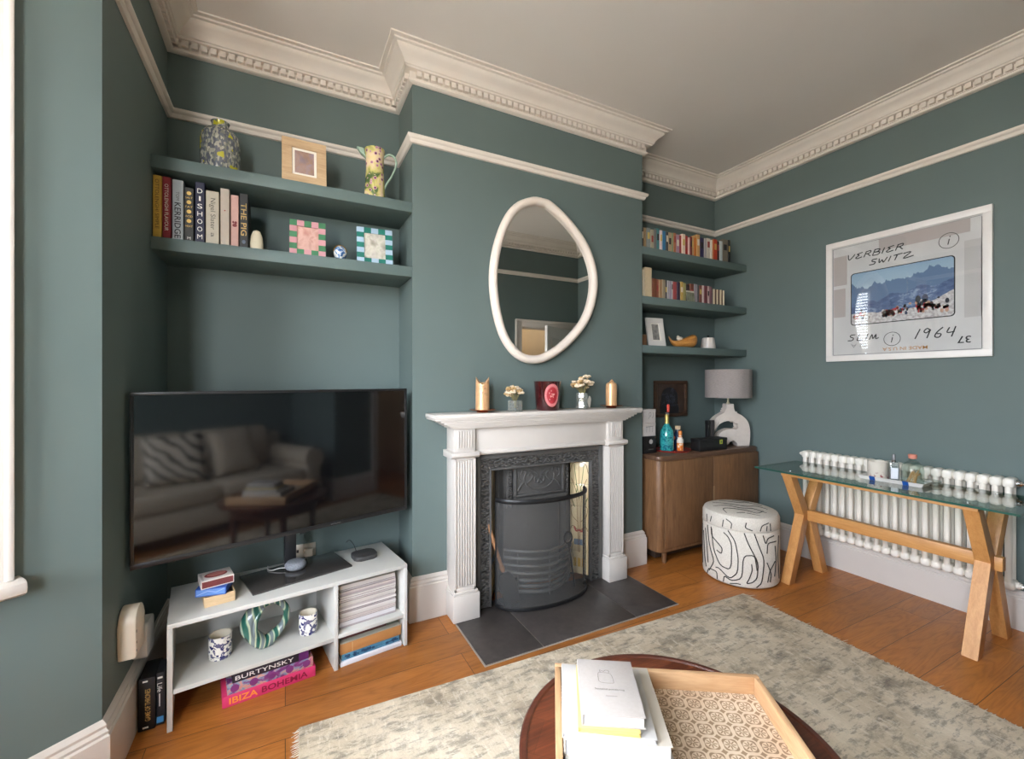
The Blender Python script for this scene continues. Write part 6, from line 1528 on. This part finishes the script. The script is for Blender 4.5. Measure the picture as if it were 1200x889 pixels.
for s in (-1, 1):
    g = G(); x = s*.90; g.box(x-.09, x+.09, -sd+.01, sd-.02, .29, .56, .03, seg=3); g.tube([(x, -sd+.02, .55), (x, sd-.01, .55)], .11, 20); g.obj('arm', LIN, sf)
    for y in (-.38, .36): 
        g = G(); g.lathe([(0, 0), (.02, 0), (.028, .102), (0, .102)], 12, loc=(s*.9, y, 0)); g.obj('leg', MAHD, sf)
m, nt, bs = newmat('chain_print_fabric'); wv = N(nt, 'ShaderNodeTexWave', bands_direction='DIAGONAL'); wv.inputs['Scale'].default_value = 5; wv.inputs['Distortion'].default_value = 4; wv.inputs['Detail'].default_value = 1; nt.links.new(coords(nt), wv.inputs[0]); nt.links.new(ramp(nt, wv.outputs['Fac'], [(.2, (40, 38, 36)), (.32, (200, 188, 170))]), bs.inputs['Base Color']); bs.inputs['Roughness'].default_value = .9
def cushion(label, x, y, z, rz, tilt, mt):
    t = thing('cushion', label, 'cushion', (x, y, z), R(rz), 'cushions on the sofa'); g = G(); n = 12
    def P_(i, j, s):
        a, b = i/n*2-1, j/n*2-1; th = .075*((1-a**4)*(1-b**4))**.6; return (a*.23*(1-.06*(1-b*b)), s*th, .23+b*.23*(1-.06*(1-a*a)))
    for s in (-1, 1):
        V = [[g.bm.verts.new(P_(i, j, s)) for j in range(n+1)] for i in range(n+1)]
        for i in range(n):
            for j in range(n): g.bm.faces.new((V[i][j], V[i+1][j], V[i+1][j+1], V[i][j+1]))
    bmesh.ops.remove_doubles(g.bm, verts=g.bm.verts[:], dist=.0005); o = g.obj('cover', mt, t, rot=(R(tilt), 0, 0), ang=180); return t
cushion('dark chain-patterned cushion leaning on the sofa back, reflected in the television', .60, -.20, .47, 12, 22, m)
cushion('plain oatmeal cushion on the sofa next to the patterned one, reflected in the television', 1.12, -.22, .47, -8, 20, LIN)

# unseen hall lamp, added to brighten the hall behind the door
hl = thing('hall_fill_light', 'added unseen ceiling light that brightens the hall beyond the open door', 'lamp', (2.95, -1.3, ZC))
g = G(); g.lathe([(0, -.001), (.16, -.001), (.16, -.03), (.15, -.035), (0, -.036)], 32); g.obj('fitting', WHITE, hl)
g = G(); g.lathe([(0, -.0365), (.145, -.0365), (.14, -.07), (.08, -.095), (0, -.10)], 32); g.obj('diffuser', emit('fill_light_glow', (255, 232, 204), 34), hl)

# ------------------------------------------------------------------ daylight, camera
w = bpy.data.worlds.new('World'); SC.world = w; w.use_nodes = True; nt = w.node_tree; bg = nt.nodes['Background']
tc = N(nt, 'ShaderNodeTexCoord'); sz = N(nt, 'ShaderNodeSeparateXYZ'); nt.links.new(tc.outputs['Generated'], sz.inputs[0])
mr = N(nt, 'ShaderNodeMapRange'); mr.inputs[1].default_value = -.15; mr.inputs[2].default_value = .5; nt.links.new(sz.outputs[2], mr.inputs[0])
nt.links.new(ramp(nt, mr.outputs[0], [(0, (208, 200, 188)), (.22, (214, 208, 198)), (.26, (234, 236, 240)), (1, (222, 229, 240))]), bg.inputs['Color'])
bg.inputs['Strength'].default_value = SKY
for i in (11, 12, 13):
    a = Vector(P[i]); b = Vector(P[(i+1) % NP]); d = (b-a).normalized(); s0, s1, z0, z1 = OPEN[i]; n = seg_n(i)
    L = bpy.data.lights.new('window_portal', 'AREA'); L.shape = 'RECTANGLE'; L.size = s1-s0; L.size_y = z1-z0; L.cycles.is_portal = True
    o = bpy.data.objects.new('window_portal', L); COL.objects.link(o)
    c = a+d*((s0+s1)/2)-n*.125
    o.matrix_world = frame((c.x, c.y, (z0+z1)/2), (-d.x, -d.y, 0), (0, 0, 1)) if False else Matrix.Translation((c.x, c.y, (z0+z1)/2)) @ Vector((-n.x, -n.y, 0)).to_track_quat('Z', 'Y').to_matrix().to_4x4()
cam = bpy.data.cameras.new('camera'); co = bpy.data.objects.new('camera', cam); COL.objects.link(co)
cam.sensor_width = 36; cam.sensor_fit = 'HORIZONTAL'; cam.lens = 516.5/1200*36; cam.shift_y = 1.5/1200; cam.clip_start = .02
co.location = (0, 0, 1.372); co.rotation_euler = (R(90), 0, R(-27.22))
SC.camera = co
SC.view_settings.view_transform = 'Standard'; SC.view_settings.look = 'None'; SC.view_settings.gamma = 1; SC.view_settings.use_curve_mapping = False
SC.view_settings.exposure = EXPO
cy_ = SC.cycles
cy_.use_denoising = True; cy_.max_bounces = 10; cy_.diffuse_bounces = 5; cy_.glossy_bounces = 5; cy_.transmission_bounces = 6; cy_.transparent_max_bounces = 16
cy_.caustics_reflective = False; cy_.caustics_refractive = False; cy_.sample_clamp_indirect = 8
try: cy_.denoiser = 'OPENIMAGEDENOISE'
except Exception: pass
